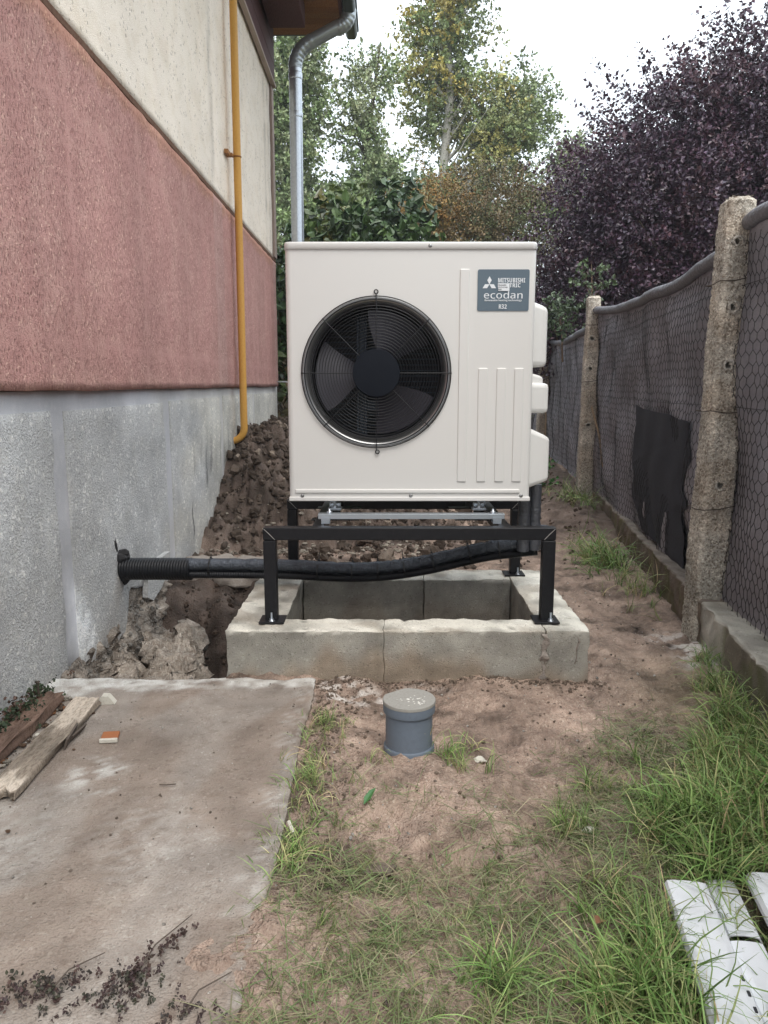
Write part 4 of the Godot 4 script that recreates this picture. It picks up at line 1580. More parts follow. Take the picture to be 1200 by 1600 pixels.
func make_fence() -> void:
	# low concrete kerb wall under the fence, near and far lengths
	var kerb := func(d0: float, d1: float, top: float, label: String, light_at: float):
		var g := Geo.new()
		var a := Vector3(kerb_x(d0) if d0 > 3.3 else 1.38 + (d0 - 3.16) * 0.14, 0, -d0)
		var bb := Vector3(kerb_x(d1) if d0 > 3.3 else 1.38 + (d1 - 3.16) * 0.14, 0, -d1)
		var dir := (bb - a).normalized()
		var out := dir.cross(Vector3.UP)
		var ctr := (a + bb) / 2 + out * 0.11 + Vector3(0, (top - 0.4) / 2, 0)
		var sh := func(p):
			var e := step01(top - 0.03, top, p.y)
			return p + Vector3(fn(p.x * 8, p.y * 8, p.z * 8), fn(p.x * 3, 70, p.z * 3) * 0.5, fn(p.x * 8, p.y * 8, p.z * 8 + 20)) * 0.010 - Vector3(0, e * maxf(0, fn(p.x * 16, 80, p.z * 16)) * 0.014, 0) + Vector3(fn(p.x * 35, p.y * 35, p.z * 35), 0, 0) * 0.006
		var ti := func(p):
			var k: float = 1.0 + fn(p.x * 5, p.y * 5, p.z * 5) * 0.25 + fn(p.x * 20, p.y * 20, p.z * 20) * 0.2
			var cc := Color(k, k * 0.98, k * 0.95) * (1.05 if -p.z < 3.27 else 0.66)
			if p.y < top - 0.012:
				# damp brown soil and moss on the face
				cc = cc.lerp(Color(0.44, 0.39, 0.33) * k, 0.75)
				cc = cc.lerp(Color(0.42, 0.48, 0.26) * k, step01(0.05, 0.35, fn(p.x * 8, p.y * 6, p.z * 8)) * 0.6)
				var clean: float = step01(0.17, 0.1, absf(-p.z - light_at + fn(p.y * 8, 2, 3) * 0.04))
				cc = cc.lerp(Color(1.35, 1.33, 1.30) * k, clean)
			return cc
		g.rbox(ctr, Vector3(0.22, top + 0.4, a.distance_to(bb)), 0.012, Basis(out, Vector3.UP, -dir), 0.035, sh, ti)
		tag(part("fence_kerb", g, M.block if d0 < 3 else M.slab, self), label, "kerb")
	kerb.call(0.4, 3.262, 0.205, "near length of low concrete kerb wall under the fence, pale patch at its end", 3.08)
	kerb.call(3.275, 14.0, 0.205, "far length of low concrete kerb wall under the fence, behind the nearest post", -5.0)

	make_post(3.37, 0.19, 1.908, 0.122, 0.06, 2.4, "nearest and tallest-looking concrete fence post, wire round it and holes in its face", [1.535, 1.27, 1.03, 0.52], [1.38, 0.85, 0.42])
	make_post(7.0, 0.16, 1.908, 0.122, -0.05, 1.0, "middle concrete fence post with a climbing plant at its top", [1.62, 1.38, 1.12, 0.62], [1.5, 1.02])
	make_post(11.2, 0.16, 1.92, 0.14, 0.03, 0.0, "farthest concrete fence post, right beside the heat pump's side covers", [1.6, 1.3, 0.95], [1.4, 0.9])
	make_panel(-0.4, 3.372, 1.98, 1.80, 0.02, 0.16, 0.052, "nearest dark netted fence panel at the right edge of the view")
	make_panel(3.368, 7.002, 1.735, 1.79, 0.075, 0.16, 0.052, "dark netted fence panel between the nearest and middle post, a black cloth patch on it")
	make_panel(6.998, 11.202, 1.72, 1.75, 0.10, 0.16, 0.07, "far dark netted fence panel between the middle and farthest post")
	make_panel(11.198, 15.0, 1.75, 1.75, 0.05, 0.16, 0.09, "farthest dark netted fence panel, beyond the farthest visible post")

	# black cloth hung on the net
	var g := Geo.new()
	var rows := []
	for j in 40:
		var row := PackedVector3Array()
		for i in 34:
			var u := i / 33.0
			var v := j / 39.0
			var d := lerpf(3.92, 5.15, u) + fn(v * 4, u, 160) * 0.06
			var y := lerpf(0.20 + 0.02 * u, 1.0 - 0.05 * (1 - u), v) + fn(u * 3, v * 2, 161) * 0.012
			if v < 0.25:
				d = lerpf(d, lerpf(3.84, 4.75, u), (0.25 - v) * 3)
			var fold := fn(u * 4, v * 1.2, 162) * 0.008 + sin(u * 21.0 + v * 3.0) * 0.0025
			row.append(Vector3(post_x(d) + 0.036 + fold - 0.006 * sin(v * PI), y, -d))
		rows.append(row)
	g.sheet(rows, [], true)
	var rows2 := []
	for r in rows:
		var q := PackedVector3Array()
		for p in r:
			q.append(p + Vector3(0.003, 0, 0))
		rows2.append(q)
	g.sheet(rows2)
	tag(part("black_cloth", g, M.black_cloth), "black cloth patch hanging low on the dark netted fence", "cloth")
	# dry sticks leaning on the far netting
	var sticks := [[Vector3(2.16, 0.15, -10.4), Vector3(2.22, 1.15, -10.7), "pale thin stick leaning on the far fence panel beside the farthest post"], [Vector3(1.86, 0.45, -6.5), Vector3(1.80, 0.95, -6.72), "short dry stick leaning on the net just beside the middle post"]]
	for k in sticks:
		g = Geo.new()
		g.tube([k[0], (k[0] + k[1]) / 2 + Vector3(0.02, 0, 0.01), k[1]], [0.014, 0.011, 0.007], 6)
		tag(part("dry_stick", g, M.dry), k[2], "stick")

# ---------------------------------------------------------------- plants
func leaf(g: Geo, o: Vector3, b: Basis, l: float, w: float, fold := 0.25, detail := false) -> void:
	var p := func(x, y, z): return o + b * Vector3(x, y, z)
	if detail:
		var a0: Vector3 = p.call(0, 0, 0)
		var tip: Vector3 = p.call(0, -l * 0.08, l)
		var m1: Vector3 = p.call(0, 0, l * 0.33)
		var m2: Vector3 = p.call(0, -l * 0.02, l * 0.7)
		for sg in [-1, 1]:
			var s1: Vector3 = p.call(sg * w * 0.46, w * fold, l * 0.3)
			var s2: Vector3 = p.call(sg * w * 0.36, w * fold * 0.8, l * 0.68)
			g.tri(a0, s1, m1)
			g.tri(m1, s1, s2)
			g.tri(m1, s2, m2)
			g.tri(m2, s2, tip)
	else:
		var a0: Vector3 = p.call(0, 0, 0)
		var tip: Vector3 = p.call(0, 0, l)
		g.tri(a0, p.call(w * 0.5, w * fold, l * 0.45), tip)
		g.tri(a0, tip, p.call(-w * 0.5, w * fold, l * 0.45))

func sprig(sd: int, cnt: int, length: float, l: float, w: float, detail: bool, m: Material, spread := 1.0, droop := 0.0, vary := 0.35) -> ArrayMesh:
	var r := RandomNumberGenerator.new()
	r.seed = sd
	var g := Geo.new()
	for k in cnt:
		var t := (k + r.randf()) / cnt
		var o := Vector3(0, 0, t * length) + Vector3(r.randfn(0, 0.12), r.randfn(0, 0.12), r.randfn(0, 0.05)) * length * spread
		var b := Basis.from_euler(Vector3(r.randfn(0.3 + droop, 0.6), r.randf() * TAU, r.randfn(0, 0.8)))
		var kk := r.randf_range(1 - vary, 1 + vary)
		g.col = Color(kk, kk * r.randf_range(0.94, 1.06), kk * r.randf_range(0.88, 1.08))
		leaf(g, o, b, l * r.randf_range(0.7, 1.2), w * r.randf_range(0.7, 1.2), 0.22, detail)
	g.col = Color(0.5, 0.4, 0.35)
	g.tube([Vector3.ZERO, Vector3(0.01, 0.01, 0.5) * length, Vector3(0, 0, length)], [length * 0.012, length * 0.009, length * 0.004], 4, false)
	return g.mesh(m)

# lobes: [centre, radii, number of clumps, sprigs per clump, clump radius, [colours]]
func make_tree(called: String, label: String, category: String, group: String, base: Vector3, trunk: Array, trunk_r: float, lobes: Array, sprigs: Array, bark: Material, sd: int, bare := 0) -> Node3D:
	var t := thing(called, label, category, base, group)
	rng.seed = sd
	var g := Geo.new()
	var rad := []
	for k in trunk.size():
		rad.append(lerpf(trunk_r, trunk_r * 0.22, float(k) / (trunk.size() - 1)))
	g.tube(trunk, rad, 12)
	part("trunk", g, bark, t)
	var limbs := Geo.new()
	var xf := []
	var cl := []
	for s in sprigs:
		xf.append([])
		cl.append([])
	var grow := func(to: Vector3, thick: float):
		# a limb leaves the trunk somewhat below its end
		var best: Vector3 = trunk[0]
		var bd := 1e9
		for k in trunk.size() - 1:
			for q in 5:
				var p: Vector3 = trunk[k].lerp(trunk[k + 1], q / 5.0)
				var dd := absf((to.y - p.y) - Vector2(to.x - p.x, to.z - p.z).length() * 0.9 - 0.2)
				if dd < bd:
					bd = dd
					best = p
		var m := best.lerp(to, 0.5) + Vector3(rng.randfn(0, 0.08), 0.1 * best.distance_to(to), rng.randfn(0, 0.08)) * 0.6
		limbs.tube([best, best.lerp(m, 0.6) + Vector3(0, -0.02, 0), m, to], [thick, thick * 0.75, thick * 0.55, thick * 0.2], 5, false)
	for lobe in lobes:
		var ctr: Vector3 = lobe[0]
		var r: Vector3 = lobe[1]
		for k in lobe[2]:
			var u := Vector3(rng.randfn(), rng.randfn(), rng.randfn()).normalized() * pow(rng.randf(), 0.38)
			var p := ctr + u * r
			if p.y < 0.15:
				continue
			if k % 3 == 0:
				grow.call(p, trunk_r * 0.22)
			var tint: Color = lobe[5][rng.randi() % lobe[5].size()]
			var bright := rng.randf_range(0.82, 1.2)
			for q in lobe[3]:
				var v: Vector3 = Vector3(rng.randfn(), rng.randfn() * 0.8, rng.randfn()) * lobe[4] * 0.55
				var out: Vector3 = (u * 0.7 + v.normalized() * 0.8 + Vector3(0, 0.15, 0)).normalized()
				var bs := Basis.looking_at(-out, Vector3(0.02, 1, 0.03).normalized()) * Basis(Vector3(0, 0, 1), rng.randf() * TAU)
				bs = bs.scaled_local(Vector3.ONE * rng.randf_range(0.75, 1.25))
				var which := rng.randi() % sprigs.size()
				xf[which].append(Transform3D(bs, p + v))
				var k2 := bright * rng.randf_range(0.85, 1.15)
				cl[which].append(Color(tint.r * k2, tint.g * k2, tint.b * k2))
	for k in bare:
		var lobe: Array = lobes[rng.randi() % lobes.size()]
		var u := Vector3(rng.randfn(), absf(rng.randfn()) + 0.5, rng.randfn()).normalized()
		grow.call(lobe[0] + u * lobe[1] * 1.22, trunk_r * 0.16)
	part("limbs", limbs, bark, t)
	for s in sprigs.size():
		tag(many("crown", sprigs[s], xf[s], cl[s], t), "", "", "", "stuff")
	return t

func make_trees() -> void:
	var far_leaf := tinted(mat(Color.WHITE, 0.5, 0.0, 0.5))
	far_leaf.backlight = Color(0.62, 0.66, 0.42)
	var plum_leaf := tinted(mat(Color.WHITE, 0.42, 0.0, 0.6))
	plum_leaf.backlight = Color(0.22, 0.1, 0.12)
	var gloss_leaf := tinted(mat(Color.WHITE, 0.4, 0.0, 0.5))
	gloss_leaf.backlight = Color(0.25, 0.3, 0.12)
	M.green_leaf = gloss_leaf
	var sp_far := []
	var sp_plum := []
	var sp_big := []
	var sp_fine := []
	for k in 3:
		sp_far.append(sprig(300 + k, 16, 0.42, 0.10, 0.075, false, far_leaf, 0.9, 0.5))
		sp_plum.append(sprig(320 + k, 20, 0.30, 0.056, 0.039, false, plum_leaf, 1.0, 0.3, 0.3))
		sp_big.append(sprig(340 + k, 7, 0.34, 0.145, 0.095, true, gloss_leaf, 0.9, 0.7, 0.35))
		sp_fine.append(sprig(360 + k, 18, 0.28, 0.055, 0.034, false, far_leaf, 1.0, 0.3))

	# purple plum over the fence
	var purple := [Color(0.060, 0.028, 0.052), Color(0.070, 0.031, 0.055), Color(0.050, 0.026, 0.050), Color(0.085, 0.036, 0.053)]
	make_tree("purple_plum_tree", "dark purple-leaved tree filling the right side behind the fence", "tree", "", Vector3(5.0, 0, -10.6), [Vector3(5.0, -0.1, -10.6), Vector3(5.02, 0.9, -10.6), Vector3(5.1, 1.8, -10.65), Vector3(5.2, 3.0, -10.7), Vector3(5.3, 4.6, -10.7)], 0.16, [
		[Vector3(5.3, 3.15, -10.7), Vector3(2.85, 2.1, 1.8), 560, 16, 0.42, purple],
		[Vector3(3.6, 2.5, -10.4), Vector3(1.3, 1.45, 1.2), 170, 15, 0.36, purple],
		[Vector3(2.75, 1.9, -11.1), Vector3(0.6, 1.1, 0.6), 70, 14, 0.32, purple],
		[Vector3(5.2, 4.4, -10.5), Vector3(1.6, 1.0, 1.4), 120, 15, 0.36, purple],
	], sp_plum, M.dark_bark, 501)

	var poplar := [Color(0.33, 0.37, 0.16), Color(0.27, 0.34, 0.15), Color(0.42, 0.41, 0.16), Color(0.23, 0.30, 0.14)]
	var silver := [Color(0.30, 0.37, 0.20), Color(0.25, 0.32, 0.16), Color(0.39, 0.44, 0.27), Color(0.20, 0.28, 0.12)]
	var golden := [Color(0.42, 0.36, 0.11), Color(0.36, 0.34, 0.12)]
	make_tree("poplar_tree", "tall yellowing poplar with pale trunk rising behind the heat pump", "tree", "", Vector3(1.5, 0, -22), [Vector3(1.5, -0.1, -22), Vector3(1.48, 3, -22), Vector3(1.52, 6, -22), Vector3(1.75, 8.5, -22), Vector3(1.7, 10.5, -22), Vector3(1.6, 12.6, -22)], 0.19, [
		[Vector3(1.65, 10.6, -22), Vector3(0.85, 1.9, 0.85), 56, 14, 0.34, poplar + [golden[0]]],
		[Vector3(1.45, 8.5, -22.4), Vector3(0.8, 1.1, 0.5), 30, 13, 0.34, poplar],
		[Vector3(2.75, 7.8, -21.8), Vector3(0.7, 1.1, 0.7), 30, 14, 0.32, golden + poplar],
		[Vector3(3.55, 8.0, -22.1), Vector3(0.7, 1.45, 0.7), 38, 13, 0.34, [poplar[3], poplar[1], silver[0]]],
		[Vector3(0.85, 9.4, -22), Vector3(0.35, 0.55, 0.4), 8, 7, 0.3, poplar],
		[Vector3(2.5, 6.1, -22.6), Vector3(1.8, 0.7, 0.9), 66, 13, 0.36, silver],
	], sp_far, M.pale_bark, 502, 14)
	make_tree("silver_poplar_tree", "tall grey-green tree standing close beside the house corner and downpipe", "tree", "grey-green trees behind the house", Vector3(-2.5, 0, -20), [Vector3(-2.5, -0.1, -20), Vector3(-2.45, 3, -20), Vector3(-2.35, 6, -20), Vector3(-2.2, 8.2, -20), Vector3(-2.1, 10, -20)], 0.17, [
		[Vector3(-2.35, 7.5, -20), Vector3(0.8, 2.1, 0.9), 80, 14, 0.34, silver],
		[Vector3(-2.2, 4.9, -20), Vector3(1.0, 1.5, 1.0), 60, 13, 0.36, silver],
	], sp_far, M.dark_bark, 503, 10)
	make_tree("silver_poplar_tree", "airy grey-green tree with bare twigs between downpipe and poplar, sky showing through", "tree", "grey-green trees behind the house", Vector3(-0.5, 0, -20.6), [Vector3(-0.5, -0.1, -20.6), Vector3(-0.5, 3, -20.6), Vector3(-0.55, 5.5, -20.6), Vector3(-0.35, 7.6, -20.6), Vector3(-0.1, 9.4, -20.6)], 0.13, [
		[Vector3(-0.35, 8.3, -20.6), Vector3(0.45, 0.75, 0.5), 12, 11, 0.26, silver + [poplar[0]]],
		[Vector3(-0.6, 7.2, -20.5), Vector3(0.4, 0.75, 0.5), 15, 12, 0.28, silver + [poplar[0]]],
		[Vector3(-0.2, 6.2, -20.6), Vector3(0.6, 0.6, 0.6), 18, 12, 0.3, silver],
		[Vector3(-0.9, 5.2, -20.4), Vector3(1.2, 0.95, 0.9), 60, 13, 0.36, silver],
	], sp_far, M.dark_bark, 504, 46)
	make_tree("pale_green_tree", "pale green tree peeping out behind the left flank of the purple tree", "tree", "", Vector3(5.2, 0, -23), [Vector3(5.2, -0.1, -23), Vector3(5.2, 3, -23), Vector3(5.15, 5, -23), Vector3(5.2, 7.6, -23)], 0.15, [
		[Vector3(5.35, 6.7, -23), Vector3(0.55, 1.3, 0.7), 30, 12, 0.32, silver],
		[Vector3(4.75, 5.7, -23), Vector3(0.55, 1.0, 0.7), 28, 12, 0.32, silver],
	], sp_far, M.dark_bark, 505, 4)

	var deep := [Color(0.052, 0.098, 0.034), Color(0.064, 0.12, 0.04), Color(0.042, 0.08, 0.03), Color(0.09, 0.15, 0.048)]
	make_tree("dark_shrub", "dark green big-leaved shrub right behind the heat pump, darkest of the bushes", "shrub", "", Vector3(0.0, 0, -11.2), [Vector3(0, -0.1, -11.2), Vector3(0, 1.0, -11.2), Vector3(0.02, 2.2, -11.2), Vector3(0.0, 3.2, -11.2)], 0.05, [
		[Vector3(0.02, 2.6, -11.1), Vector3(0.5, 1.1, 0.5), 60, 9, 0.24, deep],
		[Vector3(0.1, 1.2, -11.1), Vector3(0.6, 1.0, 0.5), 36, 9, 0.26, deep],
	], sp_big, M.dark_bark, 506)
	make_tree("mixed_shrub", "green shrub of large pointed leaves between the downpipe and the dark shrub", "shrub", "", Vector3(-0.85, 0, -11.4), [Vector3(-0.85, -0.1, -11.4), Vector3(-0.85, 1.0, -11.4), Vector3(-0.8, 2.0, -11.4), Vector3(-0.8, 2.9, -11.4)], 0.04, [
		[Vector3(-0.8, 2.35, -11.3), Vector3(0.62, 1.15, 0.45), 56, 8, 0.26, deep + [Color(0.10, 0.13, 0.04), Color(0.16, 0.15, 0.04)]],
		[Vector3(-0.9, 1.0, -11.3), Vector3(0.6, 0.9, 0.5), 34, 8, 0.26, deep],
	], sp_big, M.dark_bark, 507)
	make_tree("corner_vine", "tangled leafy vine with brown stems in the gap between house corner and heat pump", "vine", "", Vector3(-1.35, 0.3, -10.3), [Vector3(-1.35, 0.2, -10.3), Vector3(-1.32, 1.1, -10.3), Vector3(-1.38, 2.0, -10.3), Vector3(-1.33, 2.9, -10.3)], 0.025, [
		[Vector3(-1.35, 2.1, -10.3), Vector3(0.28, 0.85, 0.2), 34, 6, 0.2, deep],
		[Vector3(-1.30, 1.05, -10.25), Vector3(0.3, 0.6, 0.2), 18, 4, 0.2, [Color(0.12, 0.10, 0.055), Color(0.08, 0.11, 0.04), Color(0.17, 0.12, 0.07)]],
	], sp_big, M.dry, 508, 24)
	make_tree("golden_shrub", "orange-yellow autumn shrub behind the heat pump, left of the brown-green bush", "shrub", "", Vector3(0.9, 0, -14.4), [Vector3(0.9, -0.1, -14.4), Vector3(0.9, 1.4, -14.4), Vector3(0.88, 2.8, -14.4), Vector3(0.85, 4.3, -14.4)], 0.06, [
		[Vector3(0.82, 4.0, -14.3), Vector3(0.55, 0.75, 0.5), 42, 9, 0.28, [Color(0.34, 0.20, 0.06), Color(0.29, 0.20, 0.07), Color(0.22, 0.19, 0.07)]],
		[Vector3(0.8, 2.2, -14.3), Vector3(0.7, 1.6, 0.5), 44, 9, 0.3, [Color(0.16, 0.13, 0.045), Color(0.09, 0.11, 0.04)]],
	], sp_fine, M.dark_bark, 509)
	make_tree("brown_green_bush", "dense rounded brown-green bush behind the heat pump's right half", "bush", "", Vector3(2.0, 0, -14.2), [Vector3(2.0, -0.1, -14.2), Vector3(2.0, 1.2, -14.2), Vector3(2.0, 2.5, -14.2), Vector3(2.0, 3.9, -14.2)], 0.07, [
		[Vector3(1.95, 3.35, -14.1), Vector3(0.98, 1.4, 0.7), 120, 11, 0.3, [Color(0.19, 0.15, 0.075), Color(0.16, 0.145, 0.07), Color(0.125, 0.145, 0.06), Color(0.21, 0.155, 0.075)]],
		[Vector3(1.9, 1.5, -14.1), Vector3(1.0, 1.4, 0.7), 70, 10, 0.3, [Color(0.09, 0.10, 0.04), Color(0.07, 0.09, 0.035)]],
	], sp_fine, M.dark_bark, 510)
	# ivy and weeds by the fence
	make_tree("climbing_plant", "bright green climbing plant sprouting above the middle fence post", "climber", "", Vector3(1.86, 1.75, -7.1), [Vector3(1.86, 1.7, -7.12), Vector3(1.87, 1.95, -7.13), Vector3(1.85, 2.2, -7.12)], 0.008, [
		[Vector3(1.86, 2.08, -7.12), Vector3(0.045, 0.18, 0.05), 12, 2, 0.05, [Color(0.10, 0.14, 0.08), Color(0.08, 0.12, 0.06)]],
	], [sprig(380, 7, 0.11, 0.045, 0.032, true, gloss_leaf), sprig(381, 7, 0.11, 0.045, 0.032, true, gloss_leaf)], M.dry, 511)
	make_tree("climbing_plant", "mid green climber spilling over the fence between middle and farthest post", "climber", "", Vector3(2.1, 1.5, -9.2), [Vector3(2.1, 1.4, -9.2), Vector3(2.08, 1.7, -9.2), Vector3(2.02, 2.0, -9.15)], 0.01, [
		[Vector3(2.07, 1.90, -9.15), Vector3(0.15, 0.26, 0.12), 26, 3, 0.08, [Color(0.075, 0.11, 0.06), Color(0.055, 0.085, 0.045)]],
	], [sprig(382, 7, 0.12, 0.05, 0.036, true, gloss_leaf), sprig(383, 7, 0.12, 0.05, 0.036, true, gloss_leaf)], M.dry, 512)
	make_tree("nettle_plant", "bright green leafy weed on the ground beside the kerb, behind the heat pump's right edge", "weed", "", Vector3(1.52, 0.1, -7.6), [Vector3(1.52, 0.06, -7.6), Vector3(1.52, 0.18, -7.6), Vector3(1.53, 0.3, -7.6)], 0.008, [
		[Vector3(1.52, 0.2, -7.58), Vector3(0.15, 0.15, 0.12), 26, 4, 0.08, [Color(0.06, 0.17, 0.04), Color(0.05, 0.13, 0.035)]],
	], [sprig(384, 7, 0.10, 0.045, 0.03, true, gloss_leaf), sprig(385, 7, 0.10, 0.045, 0.03, true, gloss_leaf)], M.dry, 513)
	# far belt closing the view at the horizon
	rng.seed = 90
	var xf := []
	var cl := []
	for k in 2600:
		var x := rng.randf_range(-45, 45)
		var top := 3.6 + fn(x * 0.12, 2, 170) * 2.2
		xf.append(Transform3D(rnd_basis().scaled(Vector3.ONE * rng.randf_range(3.0, 4.5)), Vector3(x, rng.randf() * top, -44 + rng.randfn() * 1.5)))
		cl.append(deep[rng.randi() % 4] * 1.5)
	tag(many("far_tree_belt", sp_far[0], xf, cl), "far belt of dark green growth beyond the garden", "tree belt", "", "stuff")

func blade_tuft(sd: int, cnt: int, l: float, w: float, lean: float, m: Material, dry := 0.25, flat := 0.0) -> ArrayMesh:
	var r := RandomNumberGenerator.new()
	r.seed = sd
	var g := Geo.new()
	for k in cnt:
		var a := r.randf() * TAU
		var dir := Vector3(cos(a), 0, sin(a))
		var side := Vector3(-sin(a), 0, cos(a)).rotated(dir, r.randfn(0, 0.5))
		var len := l * r.randf_range(0.5, 1.25)
		var bend := lean * r.randf_range(0.5, 1.4)
		var o := Vector3(r.randfn(0, 0.012), -0.008, r.randfn(0, 0.012))
		var kk := r.randf_range(0.7, 1.3)
		var cc := Color(kk, kk, kk)
		if r.randf() < dry:
			cc = Color(2.2, 1.45, 2.2) * kk
		var pl := PackedVector3Array()
		var pr := PackedVector3Array()
		var th := 0.15 + r.randf() * 0.25
		if flat > 0.0:
			th = flat + r.randfn(0, 0.12)
			o += Vector3(r.randfn(0, 0.03), 0.012, r.randfn(0, 0.03))
		var p := o
		var rows := []
		var cols := []
		for q in 6:
			var t := q / 5.0
			var ww := w * (0.75 + 0.5 * t) * (1.0 - pow(t, 2.2)) + 0.0003
			rows.append(PackedVector3Array([p - side * ww * 0.5, p + side * ww * 0.5]))
			var c2 := cc * lerpf(0.85, 1.1, t)
			cols.append([c2, c2])
			p += (Vector3.UP * cos(th) + dir * sin(th)) * len / 5.0
			th += bend / 5.0
		g.sheet(rows, cols)
	return g.mesh(m)

func make_grass() -> void:
	var gm := tinted(mat(Color.WHITE, 0.5, 0.0, 0.4))
	gm.backlight = Color(0.3, 0.35, 0.12)
	M.grass = gm
	var tall := [blade_tuft(1, 8, 0.21, 0.0056, 1.5, gm, 0.12), blade_tuft(2, 7, 0.27, 0.0052, 2.0, gm, 0.18), blade_tuft(3, 10, 0.16, 0.004, 1.1, gm, 0.22)]
	var shortt := [blade_tuft(4, 8, 0.10, 0.0032, 1.6, gm, 0.35), blade_tuft(5, 7, 0.13, 0.0032, 2.0, gm, 0.4), blade_tuft(6, 9, 0.08, 0.0030, 1.4, gm, 0.3)]
	var straw := [blade_tuft(7, 8, 0.12, 0.0036, 0.25, gm, 0.0, 1.38), blade_tuft(8, 7, 0.15, 0.0034, 0.3, gm, 0.0, 1.33)]
	var greens := [Color(0.175, 0.285, 0.08), Color(0.21, 0.31, 0.10), Color(0.13, 0.24, 0.06), Color(0.26, 0.30, 0.12)]
	rng.seed = 1001
	var straws := [Color(0.22, 0.21, 0.12), Color(0.16, 0.20, 0.08), Color(0.27, 0.235, 0.15), Color(0.15, 0.18, 0.08), Color(0.13, 0.19, 0.07)]
	var put := func(list: Array, which: int, x: float, d: float, sc: float, tilt: float, k: float, dead := false):
		var b := Basis.from_euler(Vector3(rng.randfn(0, tilt), rng.randf() * TAU, rng.randfn(0, tilt))).scaled(Vector3.ONE * sc)
		list[which][0].append(Transform3D(b, in_front(x, d) + Vector3(0, 0.002, 0)))
		var cc: Color = straws[rng.randi() % 5] if dead else greens[rng.randi() % 4]
		list[which][1].append(cc * k * rng.randf_range(0.8, 1.25))
	# dense grass along the kerb and in the right foreground
	var dense := [[[], []], [[], []], [[], []]]
	var edge := func(d): return (0.24 + (d - 1.25) * 0.52 if d < 1.6 else 0.42 + (d - 1.6) * 0.68)
	for k in 10500:
		var d := rng.randf_range(0.75, 3.15)
		var x := rng.randf_range(0.0, kerb_x(d) + 0.02)
		var e: float = edge.call(d) + fn(x * 4, d * 4, 180) * 0.28
		var into: float = (x - e) / 0.35
		if into < rng.randf() * 0.9:
			continue
		if fn(x * 6, d * 6, 181) < -0.22 and rng.randf() < 0.7:
			continue
		var on_strip: bool = d < 1.58 and ((x > 0.53 + (d - 1.02) * 0.15 and x < 0.74 + (d - 1.02) * 0.1) or x > 0.71 + (d - 0.98) * 0.14)
		if on_strip and rng.randf() < 0.93:
			continue
		put.call(dense, rng.randi() % 3, x, d, rng.randf_range(0.55, 1.05) * lerpf(0.5, 1.05, clampf(into * 0.6, 0, 1)), 0.4, 1.0)
	var lawn := thing("long_grass", "long green grass growing thick along the kerb in the right foreground", "grass", Vector3(0.9, 0, -1.7))
	lawn.set_meta("kind", "stuff")
	for q in 3:
		tag(many("blades", tall[q], dense[q][0], dense[q][1], lawn), "", "", "", "stuff")
	# trampled thin grass and straw over the soil
	var thin := [[[], []], [[], []], [[], []]]
	var strw := [[[], []], [[], []]]
	for k in 10500:
		var d := rng.randf_range(0.95, 2.7)
		var x := rng.randf_range(-0.3, 1.25)
		var dens := 0.16 + 0.65 * step01(-0.15, 0.3, fn(x * 4.5, d * 4.5, 182)) + 0.35 * step01(0.5, 0.0, float(edge.call(d)) - x)
		if dens < 0.3:
			dens *= 0.6
		dens *= step01(2.75, 2.0, d + 0.55 * step01(0.9, 0.2, x)) * step01(-0.32, -0.2, x)
		if Vector2(x - 0.08, d - 2.27).length() < 0.15:
			continue
		if rng.randf() > dens:
			continue
		if rng.randf() < 0.3:
			put.call(thin, rng.randi() % 3, x, d, rng.randf_range(0.25, 0.55), 0.95, 0.62)
		else:
			put.call(strw, rng.randi() % 2, x, d, rng.randf_range(0.3, 0.7), 0.13, 1.2, true)
	var tg := thing("trampled_grass", "sparse trampled grass and dry straw scattered over the bare soil in front", "grass", Vector3(0.3, 0, -1.6))
	tg.set_meta("kind", "stuff")
	for q in 3:
		tag(many("blades", shortt[q], thin[q][0], thin[q][1], tg), "", "", "", "stuff")
	for q in 2:
		tag(many("straw", straw[q], strw[q][0], strw[q][1], tg), "", "", "", "stuff")
	# single tufts
	var tufts := [
		[-0.19, 2.42, 0.07, 0.09, 34, 0.6, "grass tuft at the far right corner of the concrete path"],
		[-0.21, 2.05, 0.065, 0.17, 44, 0.85, "longer grass tuft halfway along the concrete path's right edge"],
		[-0.215, 1.74, 0.065, 0.10, 34, 0.9, "yellowing grass tuft at the near end of the path's right edge, by a cigarette butt"],
		[0.215, 2.2, 0.07, 0.06, 20, 1.0, "grass tuft just right of the grey drain pipe"],
		[0.0, 2.16, 0.03, 0.03, 4, 0.8, "few thin blades left of the grey drain pipe's foot"],
		[1.36, 4.75, 0.12, 0.32, 60, 1.1, "grass clump growing against the kerb beyond the nearest fence post"],
		[1.36, 4.05, 0.10, 0.25, 24, 0.8, "thin grass clump at the kerb right behind the nearest fence post"],
		[1.66, 6.6, 0.10, 0.4, 30, 1.0, "dry grass around the foot of the middle fence post"],
	]
	for tf in tufts:
		var a := [[[], []], [[], []], [[], []]]
		for k in tf[4]:
			put.call(a, rng.randi() % 3, tf[0] + rng.randfn(0, tf[2] * 0.6), tf[1] + rng.randfn(0, tf[3] * 0.6), tf[5] * rng.randf_range(0.6, 1.1), 0.35, 0.95)
		var tt := thing("grass_tuft", tf[6], "grass tuft", Vector3(tf[0], 0, -tf[1]))
		for q in 3:
			if a[q][0].size():
				tag(many("blades", shortt[q] if tf[1] < 3 else tall[q], a[q][0], a[q][1], tt), "", "", "", "stuff")

